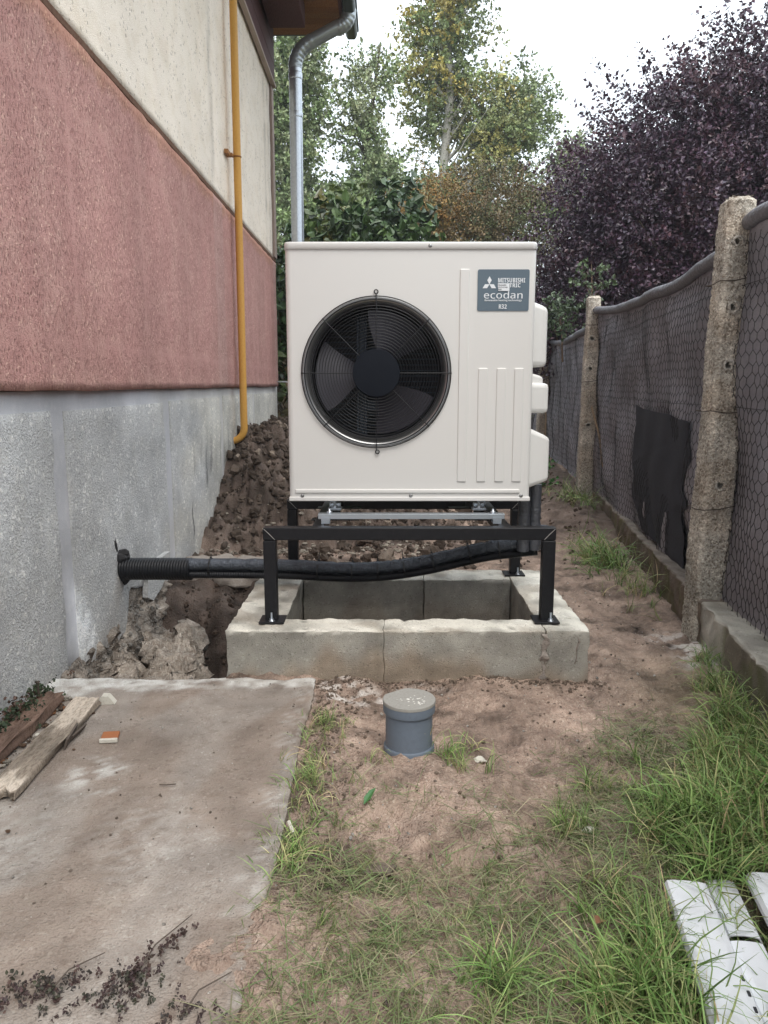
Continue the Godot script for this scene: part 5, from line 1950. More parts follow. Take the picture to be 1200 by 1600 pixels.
# ---------------------------------------------------------------- small things on the ground
func make_clutter() -> void:
	# clods and stones of the dug heap
	rng.seed = 31
	var clods := []
	for k in 5:
		var g := Geo.new()
		g.rock(Vector3.ZERO, Vector3(1.05, 0.72, 0.85), Basis(), rng, 7, 5, 0.42)
		clods.append(g.mesh(M.clod))
	var xf := [[], [], [], [], []]
	var cl := [[], [], [], [], []]
	for k in 11000:
		var d := rng.randf_range(4.6, 9.4)
		var x := rng.randf_range(-1.25, 0.95)
		var heap := step01(4.7, 6.2, d) * step01(1.0, -0.7, x)
		if rng.randf() > 0.12 + heap:
			continue
		var r := 0.007 + 0.042 * pow(rng.randf(), 3.6)
		if rng.randf() < 0.012 and x > -1.05:
			r = rng.randf_range(0.06, 0.095)
		var w := rng.randi() % 5
		xf[w].append(Transform3D(rnd_basis().scaled(Vector3.ONE * r), in_front(x, d) + Vector3(0, r * 0.35, 0)))
		var kk := rng.randf_range(0.75, 1.3)
		cl[w].append(Color(0.135, 0.105, 0.085) * kk if rng.randf() < 0.9 else Color(0.33, 0.27, 0.22) * kk)
	for k in 900:
		# rubble along the kerb and in the trench
		var d := rng.randf_range(4.6, 9.0)
		var x := kerb_x(d) - absf(rng.randfn(0.0, 0.28)) - 0.02
		if k % 3 == 0:
			d = rng.randf_range(3.2, 4.7)
			x = rng.randf_range(-1.2, -0.64)
		elif k % 3 == 1:
			d = rng.randf_range(4.5, 5.6)
			x = rng.randf_range(-1.2, 0.6)
		var r := 0.004 + 0.02 * pow(rng.randf(), 3.0)
		var w := rng.randi() % 5
		xf[w].append(Transform3D(rnd_basis().scaled(Vector3.ONE * r), in_front(x, d) + Vector3(0, r * 0.3, 0)))
		var kk := rng.randf_range(0.75, 1.3)
		cl[w].append(Color(0.13, 0.095, 0.075) * kk)
	var heap_node := thing("soil_clods", "dark brown clods of dug soil heaped along the house behind the stand", "soil", Vector3(-0.4, 0, -6.5))
	heap_node.set_meta("kind", "stuff")
	for q in 5:
		tag(many("clod", clods[q], xf[q], cl[q], heap_node), "", "", "", "stuff")
	# pale chips at the foot of the heap
	var cx := [[], []]
	var cc := [[], []]
	for k in 420:
		var d := 5.0 + absf(rng.randfn(0.0, 0.35))
		var x := rng.randf_range(-1.2, 0.35)
		if k % 4 == 0:
			d = rng.randf_range(5.0, 7.5)
		var r := 0.006 + 0.022 * pow(rng.randf(), 2.0)
		var w := k % 2
		cx[w].append(Transform3D(rnd_basis().scaled(Vector3(1, 0.5, 0.8) * r), in_front(x, d) + Vector3(0, r * 0.5, 0)))
		cc[w].append(Color(0.5, 0.45, 0.38) * rng.randf_range(0.6, 1.25))
	var chips := thing("stone_chips", "pale stone chips strewn at the foot of the dark soil heap", "stones", Vector3(-0.4, 0, -5.3))
	chips.set_meta("kind", "stuff")
	for q in 2:
		tag(many("chip", clods[q], cx[q], cc[q], chips), "", "", "", "stuff")
	# grit on path and soil
	cx = [[], []]
	cc = [[], []]
	for k in 2600:
		var d := rng.randf_range(1.0, 4.4)
		var x := rng.randf_range(-1.22, 1.3)
		if d > 2.8 and (x < -0.6 or (x > -0.63 and x < 0.82 and d < 3.9)):
			continue
		var on_path := x < -0.3 and d < 2.78
		var r := 0.0011 + 0.0034 * pow(rng.randf(), 4.0)
		if not on_path:
			r *= 1.5
		var y := 0.03 if on_path else land(x, d)
		if on_path:
			y = maxf(y + fn(x * 3, d * 3, 74) * 0.006, land(x, d))
		cx[k % 2].append(Transform3D(rnd_basis().scaled(Vector3.ONE * r), Vector3(x, y + r * 0.4, -d)))
		cc[k % 2].append((Color(0.55, 0.52, 0.48) if rng.randf() < 0.45 else Color(0.25, 0.205, 0.17)) * rng.randf_range(0.7, 1.3))
	var grit := thing("grit", "fine grit and crumbs scattered over path and soil", "grit", Vector3(0, 0, -2))
	grit.set_meta("kind", "stuff")
	for q in 2:
		tag(many("crumb", clods[q + 2], cx[q], cc[q], grit), "", "", "", "stuff")
	# crumbs of soil trodden loose round the plinth, the pipe and the path's edge
	cx = [[], []]
	cc = [[], []]
	for k in 4200:
		var x := 0.0
		var d := 0.0
		if k % 3 == 0:
			d = 2.84 - absf(rng.randfn(0, 0.05))
			x = rng.randf_range(-0.28, 0.86)
		elif k % 3 == 1:
			x = -0.24 + absf(rng.randfn(0, 0.07))
			d = rng.randf_range(1.5, 2.75)
		else:
			x = rng.randf_range(-0.25, 1.3)
			d = rng.randf_range(1.1, 4.2)
			if fn(x * 3, d * 3, 190) < 0.05:
				continue
		if x > -0.63 and x < 0.82 and d > 2.85 and d < 3.84:
			continue
		var r := 0.0015 + 0.0075 * pow(rng.randf(), 3.5)
		cx[k % 2].append(Transform3D(rnd_basis().scaled(Vector3(1, 0.7, 1) * r), in_front(x, d) + Vector3(0, r * 0.25, 0)))
		cc[k % 2].append(Color(0.30, 0.235, 0.185) * rng.randf_range(0.65, 1.2))
	var crumbs := thing("soil_crumbs", "small brown crumbs of loose soil along plinth, drain pipe and path edge", "soil", Vector3(0.2, 0, -2.3))
	crumbs.set_meta("kind", "stuff")
	for q in 2:
		tag(many("crumb", clods[q + 1], cx[q], cc[q], crumbs), "", "", "", "stuff")
	# debris left of the path, along the wall
	cx = [[], []]
	cc = [[], []]
	for k in 700:
		var d := rng.randf_range(1.7, 2.62)
		var x := -1.245 + absf(rng.randfn(0, 0.09))
		var r := 0.003 + 0.012 * pow(rng.randf(), 2.6)
		cx[k % 2].append(Transform3D(rnd_basis().scaled(Vector3(1, 0.5, 0.8) * r), Vector3(x, 0.032 + r * 0.4, -d)))
		cc[k % 2].append([Color(0.2, 0.13, 0.09), Color(0.14, 0.1, 0.075), Color(0.42, 0.38, 0.32), Color(0.25, 0.12, 0.06)][rng.randi() % 4] * rng.randf_range(0.7, 1.2))
	var deb := thing("debris", "brown crumbs and chips of rubble lying between and behind the planks", "debris", Vector3(-1.15, 0.03, -2.2))
	deb.set_meta("kind", "stuff")
	for q in 2:
		tag(many("crumb", clods[q], cx[q], cc[q], deb), "", "", "", "stuff")

	# planks
	var plank := func(a: Vector3, b: Vector3, w: float, h: float, m: Material, label: String, tint: Callable):
		var g := Geo.new()
		var z := (b - a).normalized()
		var x := Vector3.UP.cross(z).normalized()
		var bs := Basis(x, z.cross(x), z)
		var sh := func(p):
			var l: Vector3 = bs.inverse() * (p - a)
			return p + bs * Vector3(fn(l.x * 5, l.y * 30, l.z * 5) * 0.006, fn(l.x * 40, l.y * 9, l.z * 4) * 0.004, fn(l.x * 60, l.y * 60, signf(l.z - 0.2)) * 0.014)
		var ti := func(p): return tint.call(bs.inverse() * (p - a))
		g.rbox((a + b) / 2, Vector3(w, h, a.distance_to(b)), 0.004, bs, 0.012, sh, ti)
		tag(part("plank", g, m), label, "plank")
	plank.call(Vector3(-1.035, 0.053, -1.92), Vector3(-1.035, 0.053, -2.54), 0.088, 0.028, M.wood, "pale mortar-stained grey plank lying on the concrete path near the wall", func(l):
		var k: float = 1.0 + fn(l.x * 40, 3, l.z * 4) * 0.4
		var pale: float = maxf(step01(0.36, 0.42, l.z + l.x * 0.3 + fn(l.x * 30, 1, l.z * 9) * 0.04), step01(0.12, 0.03, l.z + fn(l.x * 40, 1, l.z * 20) * 0.06)) * step01(-0.002, 0.012, l.y)
		return (Color(0.58, 0.55, 0.52) * k).lerp(Color(1.5, 1.48, 1.45) * (0.8 + 0.2 * k), clampf(pale, 0, 1) * (0.75 if l.z > 0.3 else 0.9)))
	plank.call(Vector3(-1.175, 0.055, -1.6), Vector3(-1.165, 0.055, -2.56), 0.072, 0.04, M.wood, "dark reddish brown plank lying close along the house wall", func(l):
		var k: float = 1.0 + fn(l.x * 40, 13, l.z * 4) * 0.35
		return Color(0.40, 0.30, 0.27) * k)
	var g := Geo.new()
	g.box(Vector3(-0.986, 0.052, -2.27), Vector3(0.006, 0.034, 0.12), Basis(Vector3.UP, 0.12) * Basis(Vector3(0, 0, 1), -0.3))
	g.box(Vector3(-0.979, 0.046, -2.31), Vector3(0.005, 0.02, 0.09), Basis(Vector3.UP, -0.1) * Basis(Vector3(0, 0, 1), -0.5))
	tag(part("wood_splinter", g, M.wood_dark), "grey splinter of wood breaking off the pale plank's side", "splinter")
	g = Geo.new()
	g.tube([Vector3(-1.197, 0.02, -2.52), Vector3(-1.199, 0.075, -2.525), Vector3(-1.202, 0.125, -2.53)], 0.005, 8)
	g.lathe(Vector3(-1.202, 0.125, -2.53), VERT, [Vector2(0.009, 0), Vector2(0.009, 0.003), Vector2(0, 0.004)], 10)
	tag(part("iron_nail", g, M.old_wire), "dark iron nail standing upright at the end of the dark plank", "nail")
	g = Geo.new()
	rng.seed = 8
	var poly := PackedVector2Array([Vector2(-0.03, 0), Vector2(0.034, 0), Vector2(0.026, 0.012), Vector2(0.012, 0.030), Vector2(-0.010, 0.031), Vector2(-0.021, 0.016)])
	g.prism(poly, Vector3(-0.985, 0.032, -2.585), Basis(Vector3.UP, 0.1), 0.032)
	tag(part("white_stone", g, M.white_stone), "white angular stone on the path in front of the broken wall base", "stone")
	# broken roof-tile piece: white edge towards the camera
	var tb := Basis(Vector3.UP, 0.12)
	var frag := thing("tile_fragment", "small broken orange tile with a white front edge on the concrete path", "tile", Vector3(-0.866, 0.03, -2.27))
	g = Geo.new()
	g.rbox(Vector3(-0.866, 0.040, -2.262), Vector3(0.056, 0.014, 0.010), 0.003, tb)
	part("white_edge", g, M.white_stone, frag)
	g = Geo.new()
	g.rbox(Vector3(-0.869, 0.0415, -2.288), Vector3(0.052, 0.012, 0.044), 0.003, tb * Basis(Vector3(1, 0, 0), 0.12))
	part("clay_body", g, M.orange, frag)
	g = Geo.new()
	g.rock(Vector3(-1.105, 0.036, -2.30), Vector3(0.014, 0.006, 0.022), Basis(Vector3.UP, 0.3), rng, 7, 5)
	tag(part("plaster_chip", g, M.white_stone), "pale green-white plaster chip in the gap between the two planks", "plaster chip")
	g = Geo.new()
	g.tube([Vector3(-0.63, 0.036, -2.0), Vector3(-0.61, 0.037, -1.998), Vector3(-0.585, 0.036, -2.004)], 0.0018, 5)
	tag(part("twig", g, M.wood_dark), "short dark twig lying on the concrete path", "twig")

	# litter on the soil
	g = Geo.new()
	g.rock(in_front(0.297, 2.235) + Vector3(0, 0.008, 0), Vector3(0.02, 0.008, 0.014), Basis.from_euler(Vector3(0.4, 0.4, 0.2)), rng, 8, 5, 0.4)
	g.rock(in_front(0.307, 2.222) + Vector3(0, 0.006, 0), Vector3(0.014, 0.004, 0.012), Basis.from_euler(Vector3(-0.3, 0.9, -0.3)), rng, 8, 5, 0.4)
	tag(part("paper_scrap", g, M.white_stone), "crumpled white scrap on the soil right of the grey drain pipe", "litter")
	g = Geo.new()
	g.tube([in_front(-0.247, 1.83) + Vector3(0, 0.03, 0), in_front(-0.232, 1.80) + Vector3(0, 0.024, 0)], 0.005, 10)
	tag(part("cigarette_butt", g, M.white_stone), "white cigarette butt on the grass at the path's edge", "cigarette butt")
	g = Geo.new()
	var lf := in_front(-0.055, 1.92) + Vector3(0, 0.012, 0)
	g.col = Color(0.06, 0.17, 0.05)
	leaf(g, lf, Basis(Vector3.UP, PI - 0.45) * Basis(Vector3(1, 0, 0), -0.25), 0.075, 0.022, 0.15, true)
	tag(part("green_leaf", g, M.green_leaf), "single narrow green leaf lying on the bare soil below the drain pipe", "leaf")
	g = Geo.new()
	g.prism(PackedVector2Array([Vector2(-0.04, -0.018), Vector2(0.035, -0.02), Vector2(0.052, 0.014), Vector2(0.01, 0.024), Vector2(-0.03, 0.012)]), in_front(-0.02, 1.68) + Vector3(0, 0.004, 0), Basis(Vector3(1, 0, 0), Vector3(0, 0, -1), Vector3(0, 1, 0)), 0.005)
	tag(part("flat_stone", g, M.flat_stone), "flat dark stone flush in the soil, left of centre foreground", "stone")
	g = Geo.new()
	rng.seed = 14
	g.rock(in_front(0.52, 1.80) + Vector3(0, 0.004, 0), Vector3(0.022, 0.008, 0.012), Basis(Vector3.UP, 0.3), rng, 8, 5)
	tag(part("pale_pebble", g, M.white_stone), "pale pebble on bare soil at the edge of the grass", "pebble")
	g = Geo.new()
	var sf := in_front(0.43, 1.40) + Vector3(0, 0.06, 0)
	g.col = Color(0.30, 0.15, 0.09)
	leaf(g, sf, Basis(Vector3.UP, 2.4) * Basis(Vector3(1, 0, 0), 0.35), 0.05, 0.028, 0.3, true)
	tag(part("brown_leaf", g, M.green_leaf), "curled brown leaf caught in the grass near the white plastic strips", "leaf")

	# white plastic gutter strips lying in the grass
	var strip := func(a: Vector3, b: Vector3, w: float, label: String, slots: bool):
		var z := (b - a).normalized()
		var x := Vector3.UP.cross(z).normalized()
		var bs := Basis(x, z.cross(x), z)
		var ln := a.distance_to(b)
		var t := thing("plastic_strip", label, "plastic strip", (a + b) / 2, "white plastic strips in the grass")
		var gg := Geo.new()
		var hw := w / 2
		var prof := [Vector2(-hw, -0.016), Vector2(-hw, -0.004), Vector2(-hw + 0.006, 0.006), Vector2(-hw + 0.018, 0.0085), Vector2(0, 0.0095), Vector2(hw - 0.018, 0.0085), Vector2(hw - 0.006, 0.006), Vector2(hw, -0.004), Vector2(hw, -0.016)]
		var poly2 := PackedVector2Array()
		for p in prof:
			poly2.append(p)
		for k in range(prof.size() - 1, -1, -1):
			poly2.append(prof[k] * Vector2((hw - 0.0022) / hw, 1.0) - Vector2(0, 0.0022 if k > 0 and k < prof.size() - 1 else 0.0))
		gg.prism(poly2, a, bs, ln)
		var shell := part("shell", gg, M.white_pvc, t)
		if slots:
			for k in 3:
				gg = Geo.new()
				gg.box(a + bs * Vector3(-hw + 0.011, 0.0078, ln * (0.33 + 0.07 * k)), Vector3(0.005, 0.003, 0.012), bs)
				part("slot", gg, M.dark, shell)
	strip.call(Vector3(0.592, 0.052, -1.02), Vector3(0.67, 0.05, -1.545), 0.094, "leftmost white plastic strip lying in the long grass, slots along its edge", true)
	strip.call(Vector3(0.668, 0.04, -0.95), Vector3(0.722, 0.04, -1.37), 0.075, "short middle white plastic strip between the two longer strips in the grass", false)
	strip.call(Vector3(0.735, 0.028, -1.40), Vector3(0.762, 0.028, -1.58), 0.07, "half hidden greyish plastic strip end under the grass above the short strip", false)
	strip.call(Vector3(0.776, 0.06, -0.98), Vector3(0.862, 0.058, -1.56), 0.1, "rightmost white plastic strip lying in the long grass at the picture edge", false)

	# dried purple weeds at the near edge of the path, and a small green plant by the wall
	var weed_leaf := tinted(mat(Color.WHITE, 0.7))
	weed_leaf.backlight = Color(0.1, 0.08, 0.06)
	var ws := [sprig(601, 9, 0.05, 0.017, 0.015, true, weed_leaf, 1.0), sprig(602, 9, 0.05, 0.015, 0.013, true, weed_leaf, 1.0)]
	var weeds := [
		[Vector2(-0.62, 1.25), Vector2(0.13, 0.05), 90, "leftmost patch of dried purple-brown weed at the near path edge"],
		[Vector2(-0.475, 1.27), Vector2(0.045, 0.05), 55, "darkest patch of dried weed on the path, with a stalk reaching up to the right"],
		[Vector2(-0.36, 1.20), Vector2(0.06, 0.02), 16, "smallest patch of dried weed at the very bottom of the path"],
	]
	for w in weeds:
		var a := [[], []]
		var c2 := [[], []]
		rng.seed = 700 + int(w[2])
		for k in w[2]:
			var p := Vector3(w[0].x + rng.randfn(0, w[1].x * 0.55), 0.034 + rng.randf() * 0.008, -(w[0].y + rng.randfn(0, w[1].y * 0.55)))
			a[k % 2].append(Transform3D(rnd_basis().scaled(Vector3.ONE * rng.randf_range(0.3, 0.6)), p))
			c2[k % 2].append([Color(0.07, 0.045, 0.045), Color(0.055, 0.045, 0.04), Color(0.10, 0.06, 0.055), Color(0.06, 0.06, 0.04)][rng.randi() % 4])
		if w[2] == 55:
			for k in 14:
				var t := k / 13.0
				a[k % 2].append(Transform3D(rnd_basis().scaled(Vector3.ONE * 0.55), Vector3(-0.47 + 0.065 * t + rng.randfn(0, 0.008), 0.042, -1.30 - 0.13 * t)))
				c2[k % 2].append(Color(0.08, 0.05, 0.045))
		var node := thing("dried_weed", w[3], "weed", Vector3(w[0].x, 0.03, -w[0].y))
		var gs := Geo.new()
		var far: float = 1.46 if w[2] == 55 else w[0].y + 0.10
		gs.tube([Vector3(w[0].x, 0.036, -w[0].y), Vector3(w[0].x + 0.02, 0.045, -(w[0].y + far) / 2), Vector3(w[0].x + 0.07, 0.04, -far)], [0.002, 0.0016, 0.001], 5)
		part("stem", gs, M.wood_dark, node)
		for q in 2:
			tag(many("leaves", ws[q], a[q], c2[q], node), "", "", "", "stuff")
	var a2 := [[], []]
	var c3 := [[], []]
	rng.seed = 810
	for k in 130:
		var p := Vector3(-1.225 + absf(rng.randfn(0, 0.03)), 0.04 + rng.randf() * 0.05, -2.42 + rng.randfn(0, 0.10))
		a2[k % 2].append(Transform3D(rnd_basis().scaled(Vector3.ONE * rng.randf_range(0.5, 1.1)), p))
		c3[k % 2].append([Color(0.04, 0.06, 0.03), Color(0.05, 0.075, 0.035), Color(0.12, 0.07, 0.05)][rng.randi() % 3])
	var sm := thing("wall_weed", "low dark green weed growing at the wall foot behind the planks", "weed", Vector3(-1.23, 0.03, -2.42))
	for q in 2:
		tag(many("leaves", ws[q], a2[q], c3[q], sm), "", "", "", "stuff")

# ---------------------------------------------------------------- materials
func make_materials() -> void:
	var S := 512
	var fine := nz(S, 120, 11, 2)
	var grain := nz(S, 60, 12, 3)
	var mids := nz(S, 14, 13, 4)
	var big := nz(S, 4, 14, 4)
	var cells := nz(S, 70, 15, 1, FastNoiseLite.TYPE_CELLULAR)
	var cells2 := nz(S, 42, 16, 1, FastNoiseLite.TYPE_CELLULAR)
	var cells3 := nz(S, 110, 17, 1, FastNoiseLite.TYPE_CELLULAR)
	var streak := nz(S, 44, 18, 3, FastNoiseLite.TYPE_SIMPLEX_SMOOTH, 4)
	var streak2 := nz(S, 110, 19, 2, FastNoiseLite.TYPE_SIMPLEX_SMOOTH, 4)
	# pink render, dragged downwards so that it is scored with upright pits
	M.pink = textured(paint(S, s(174, 142, 141), [[big, s(184, 156, 153), 0.45, 0.8, 0.6], [mids, s(160, 127, 126), 0.5, 0.8, 0.5], [streak2, s(112, 84, 83), 0.68, 0.80, 0.6], [streak, s(154, 121, 120), 0.58, 0.75, 0.45], [cells3, s(222, 200, 188), 0.93, 0.97, 0.55], [fine, s(142, 110, 108), 0.6, 0.85, 0.5]]),
		relief(S, [[streak2, -0.8, 0.62, 0.8], [streak, -0.3, 0.5, 0.8], [fine, 0.3, 0.3, 0.8], [big, 0.8, 0.0, 0.1]]), 0.9, 0.55, 0.95)
	M.cream = textured(paint(S, s(226, 222, 212), [[big, s(216, 210, 196), 0.45, 0.8, 0.6], [fine, s(188, 180, 166), 0.62, 0.82, 0.55], [cells, s(120, 112, 104), 0.955, 0.97, 0.4], [grain, s(238, 236, 230), 0.55, 0.8, 0.5]]),
		relief(S, [[fine, 0.45, 0.3, 0.8], [cells, -0.4, 0.93, 0.97], [big, 0.4, 0.0, 0.1]]), 0.8, 0.4, 0.95)
	M.grey_wall = textured(paint(S, s(172, 173, 174), [[big, s(180, 180, 178), 0.45, 0.8, 0.5], [cells3, s(104, 106, 110), 0.0, 0.22, -0.0], [cells, s(204, 204, 202), 0.72, 0.8, 0.4], [cells3, s(126, 127, 130), 0.78, 0.84, 0.5], [fine, s(146, 147, 149), 0.55, 0.8, 0.5], [cells2, s(225, 224, 220), 0.93, 0.96, 0.5]]),
		relief(S, [[cells, 0.3, 0.3, 0.9], [cells3, 0.25, 0.2, 0.9], [fine, 0.3, 0.25, 0.8], [grain, 0.2, 0.2, 0.8]]), 0.62, 0.4, 0.95)
	M.grey_band = textured(paint(S, s(166, 167, 171), [[mids, s(176, 176, 178), 0.45, 0.8, 0.6], [fine, s(134, 135, 138), 0.6, 0.85, 0.4]]),
		relief(S, [[fine, 0.3, 0.3, 0.8], [mids, 0.3, 0.2, 0.8]]), 0.7, 0.15, 0.9)
	M.soil = textured(paint(S, s(168, 147, 133), [[big, s(154, 133, 120), 0.45, 0.8, 0.6], [mids, s(136, 115, 102), 0.5, 0.8, 0.6], [grain, s(186, 167, 152), 0.56, 0.8, 0.6], [cells3, s(206, 190, 174), 0.955, 0.97, 0.6], [fine, s(122, 102, 89), 0.6, 0.85, 0.6]]),
		relief(S, [[mids, 0.35, 0.2, 0.8], [grain, 0.35, 0.2, 0.8], [fine, 0.3, 0.2, 0.8]]), 0.7, 1.1, 0.95)
	M.slab = textured(paint(S, s(160, 150, 141), [[big, s(172, 163, 154), 0.45, 0.8, 0.6], [mids, s(146, 134, 124), 0.5, 0.8, 0.5], [fine, s(132, 120, 110), 0.6, 0.85, 0.5], [cells3, s(200, 194, 186), 0.945, 0.965, 0.3], [cells, s(120, 110, 102), 0.95, 0.97, 0.3]]),
		relief(S, [[fine, 0.4, 0.3, 0.8], [grain, 0.3, 0.3, 0.8], [mids, 0.3, 0.2, 0.8]]), 0.75, 0.4, 0.92)
	M.block = textured(paint(S, s(156, 152, 143), [[big, s(166, 162, 152), 0.45, 0.8, 0.6], [fine, s(128, 124, 116), 0.58, 0.8, 0.5], [cells3, s(110, 106, 100), 0.93, 0.96, 0.4], [cells, s(190, 186, 178), 0.95, 0.97, 0.4]]),
		relief(S, [[fine, 0.45, 0.3, 0.8], [grain, 0.25, 0.3, 0.8], [cells3, -0.3, 0.9, 0.97], [big, 0.5, 0.0, 0.1]]), 0.5, 0.35, 0.93)
	M.post = textured(paint(S, s(178, 172, 162), [[mids, s(160, 152, 141), 0.45, 0.8, 0.6], [cells, s(222, 217, 206), 0.74, 0.8, 0.75], [cells2, s(108, 98, 86), 0.80, 0.86, 0.7], [cells3, s(96, 86, 74), 0.82, 0.88, 0.6], [fine, s(110, 99, 85), 0.55, 0.8, 0.55]]),
		relief(S, [[cells, 0.35, 0.2, 0.9], [cells3, 0.25, 0.2, 0.9], [fine, 0.3, 0.2, 0.8], [grain, 0.2, 0.2, 0.8]]), 0.34, 0.75, 0.95)
	M.rubble = textured(paint(S, s(140, 130, 119), [[mids, s(112, 100, 90), 0.45, 0.8, 0.7], [cells, s(178, 170, 160), 0.8, 0.88, 0.6], [cells2, s(92, 80, 70), 0.8, 0.88, 0.5], [fine, s(100, 89, 80), 0.55, 0.8, 0.6]]),
		relief(S, [[cells, 0.4, 0.2, 0.9], [grain, 0.35, 0.2, 0.8], [fine, 0.3, 0.2, 0.8]]), 0.5, 1.2, 0.95)
	M.clod = textured(paint(S, Color(0.9, 0.9, 0.9), [[mids, Color(1, 1, 1), 0.4, 0.7, 0.9], [fine, Color(0.68, 0.66, 0.64), 0.5, 0.8, 0.7]]), relief(S, [[grain, 0.5, 0.2, 0.8], [fine, 0.5, 0.2, 0.8]]), 0.5, 1.0, 0.96)
	M.wood = textured(paint(S, s(190, 180, 168), [[streak, s(150, 138, 126), 0.45, 0.75, 0.8], [fine, s(130, 118, 106), 0.6, 0.8, 0.5]]), relief(S, [[fine, 0.5, 0.3, 0.8], [mids, 0.4, 0.2, 0.8]]), 0.4, 0.25, 0.9)
	M.cloth = textured(paint(S, s(96, 92, 97), [[big, s(106, 102, 106), 0.45, 0.8, 0.6], [mids, s(86, 82, 87), 0.5, 0.8, 0.6], [fine, s(78, 74, 79), 0.55, 0.8, 0.6]]), relief(S, [[fine, 0.5, 0.2, 0.8], [mids, 0.4, 0.2, 0.8]]), 0.8, 0.3, 0.62)
	M.hem = textured(paint(S, s(122, 122, 128), [[mids, s(108, 107, 112), 0.45, 0.8, 0.6], [fine, s(96, 95, 100), 0.55, 0.8, 0.5]]), relief(S, [[mids, 0.8, 0.2, 0.8]]), 0.5, 0.5, 0.5)
	M.soffit = textured(paint(S, s(150, 108, 76), [[streak, s(128, 88, 60), 0.45, 0.75, 0.8], [fine, s(110, 74, 50), 0.6, 0.8, 0.5]]), null, 0.6, 0.0, 0.7)
	M.soffit_dark = textured(paint(S, s(140, 99, 69), [[streak, s(118, 80, 54), 0.45, 0.75, 0.8], [fine, s(100, 66, 44), 0.6, 0.8, 0.5]]), null, 0.57, 0.0, 0.7)
	M.brown = textured(paint(S, s(98, 72, 72), [[streak, s(84, 60, 61), 0.45, 0.75, 0.7], [fine, s(78, 56, 56), 0.6, 0.8, 0.5]]), relief(S, [[streak, 0.8, 0.2, 0.8]]), 0.7, 0.2, 0.7)
	gain(M.slab, 0.94, 0.95, 0.96)
	gain(M.soil, 0.99, 1.01, 1.02)
	gain(M.grey_wall, 1.3, 1.29, 1.26)
	gain(M.grey_band, 1.36, 1.35, 1.33)
	gain(M.cream, 1.2, 1.12, 1.08)
	gain(M.pink, 1.2, 1.04, 0.94)
	gain(M.rubble, 1.35, 1.4, 1.46)
	gain(M.cloth, 2.25, 2.35, 2.33)
	gain(M.block, 1.12, 1.15, 1.19)
	gain(M.post, 1.5, 1.53, 1.6)
	M.corner = mat(s(158, 140, 130), 0.85)
	M.trim = mat(s(176, 160, 150), 0.8)
	M.rust = textured(paint(S, s(112, 86, 70), [[mids, s(96, 68, 54), 0.4, 0.7, 0.8], [fine, s(74, 54, 44), 0.55, 0.8, 0.7]]), null, 0.5, 0.0, 0.9)
	M.gutter = mat(s(72, 80, 80), 0.45, 0.3)
	M.gutter_gloss = mat(s(170, 177, 181), 0.34, 0.6)
	M.galv = textured(paint(S, s(190, 196, 202), [[cells2, s(174, 180, 188), 0.5, 0.6, 0.5], [mids, s(202, 207, 212), 0.5, 0.8, 0.5]]), null, 0.6, 0.0, 0.32)
	M.galv.metallic = 0.9
	M.galv_dark = mat(s(62, 70, 80), 0.5, 0.5)
	M.roof = mat(s(120, 76, 60), 0.85)
	M.yellow = textured(paint(S, s(204, 156, 82), [[mids, s(194, 145, 74), 0.45, 0.8, 0.6], [fine, s(178, 130, 64), 0.65, 0.85, 0.5]]), null, 0.4, 0.0, 0.45)
	M.yellow_dark = mat(s(150, 104, 56), 0.6)
	M.casing = mat(s(222, 221, 218), 0.36, 0.0, 0.5)
	M.screw = mat(s(150, 150, 150), 0.35, 0.9)
	M.dark = mat(s(36, 37, 42), 0.6)
	M.fins = mat(s(40, 41, 46), 0.6, 0.2)
	M.bell = mat(s(150, 150, 150), 0.32, 0.85)
	M.blade = mat(s(54, 53, 62), 0.5)
	M.hub = mat(s(24, 28, 36), 0.6, 0.0, 0.25)
	M.wire = mat(s(22, 23, 27), 0.4)
	M.plate = mat(s(92, 108, 120), 0.4)
	M.print_white = mat(s(232, 236, 240), 0.5)
	M.print_dark = mat(s(70, 72, 78), 0.6)
	M.blue_cap = mat(s(110, 140, 180), 0.5)
	M.black_steel = textured(paint(S, s(36, 36, 39), [[mids, s(44, 44, 47), 0.5, 0.8, 0.6], [fine, s(30, 30, 32), 0.6, 0.8, 0.5]]), null, 0.4, 0.0, 0.36)
	M.weld = mat(s(150, 148, 145), 0.6)
	M.zinc = mat(s(192, 200, 208), 0.34, 0.85)
	M.rubber = mat(s(30, 30, 32), 0.7)
	M.duct = mat(s(26, 27, 31), 0.38, 0.0, 0.4)
	M.wrap = textured(paint(S, s(66, 69, 76), [[mids, s(80, 83, 90), 0.5, 0.8, 0.6]]), relief(S, [[mids, 0.6, 0.2, 0.8], [grain, 0.4, 0.2, 0.8]]), 0.22, 0.25, 0.3)
	M.wrap.metallic_specular = 0.9
	M.foil = textured(paint(S, s(96, 101, 109), [[mids, s(124, 129, 137), 0.5, 0.8, 0.6], [big, s(70, 74, 81), 0.5, 0.8, 0.7]]), relief(S, [[mids, 0.6, 0.2, 0.8], [grain, 0.4, 0.2, 0.8]]), 0.22, 0.35, 0.27)
	M.foil.metallic = 0.6
	M.tie = mat(s(20, 20, 22), 0.5)
	M.tar = mat(s(42, 41, 43), 0.7)
	M.pvc = textured(paint(S, s(112, 123, 136), [[mids, s(106, 116, 128), 0.45, 0.8, 0.5], [fine, s(128, 132, 136), 0.68, 0.85, 0.4]]), null, 0.3, 0.0, 0.45)
	M.cap = textured(paint(S, s(158, 156, 150), [[mids, s(146, 144, 138), 0.45, 0.8, 0.6], [fine, s(176, 174, 168), 0.6, 0.85, 0.5]]), null, 0.2, 0.0, 0.8)
	M.white_dust = mat(s(220, 218, 212), 0.95)
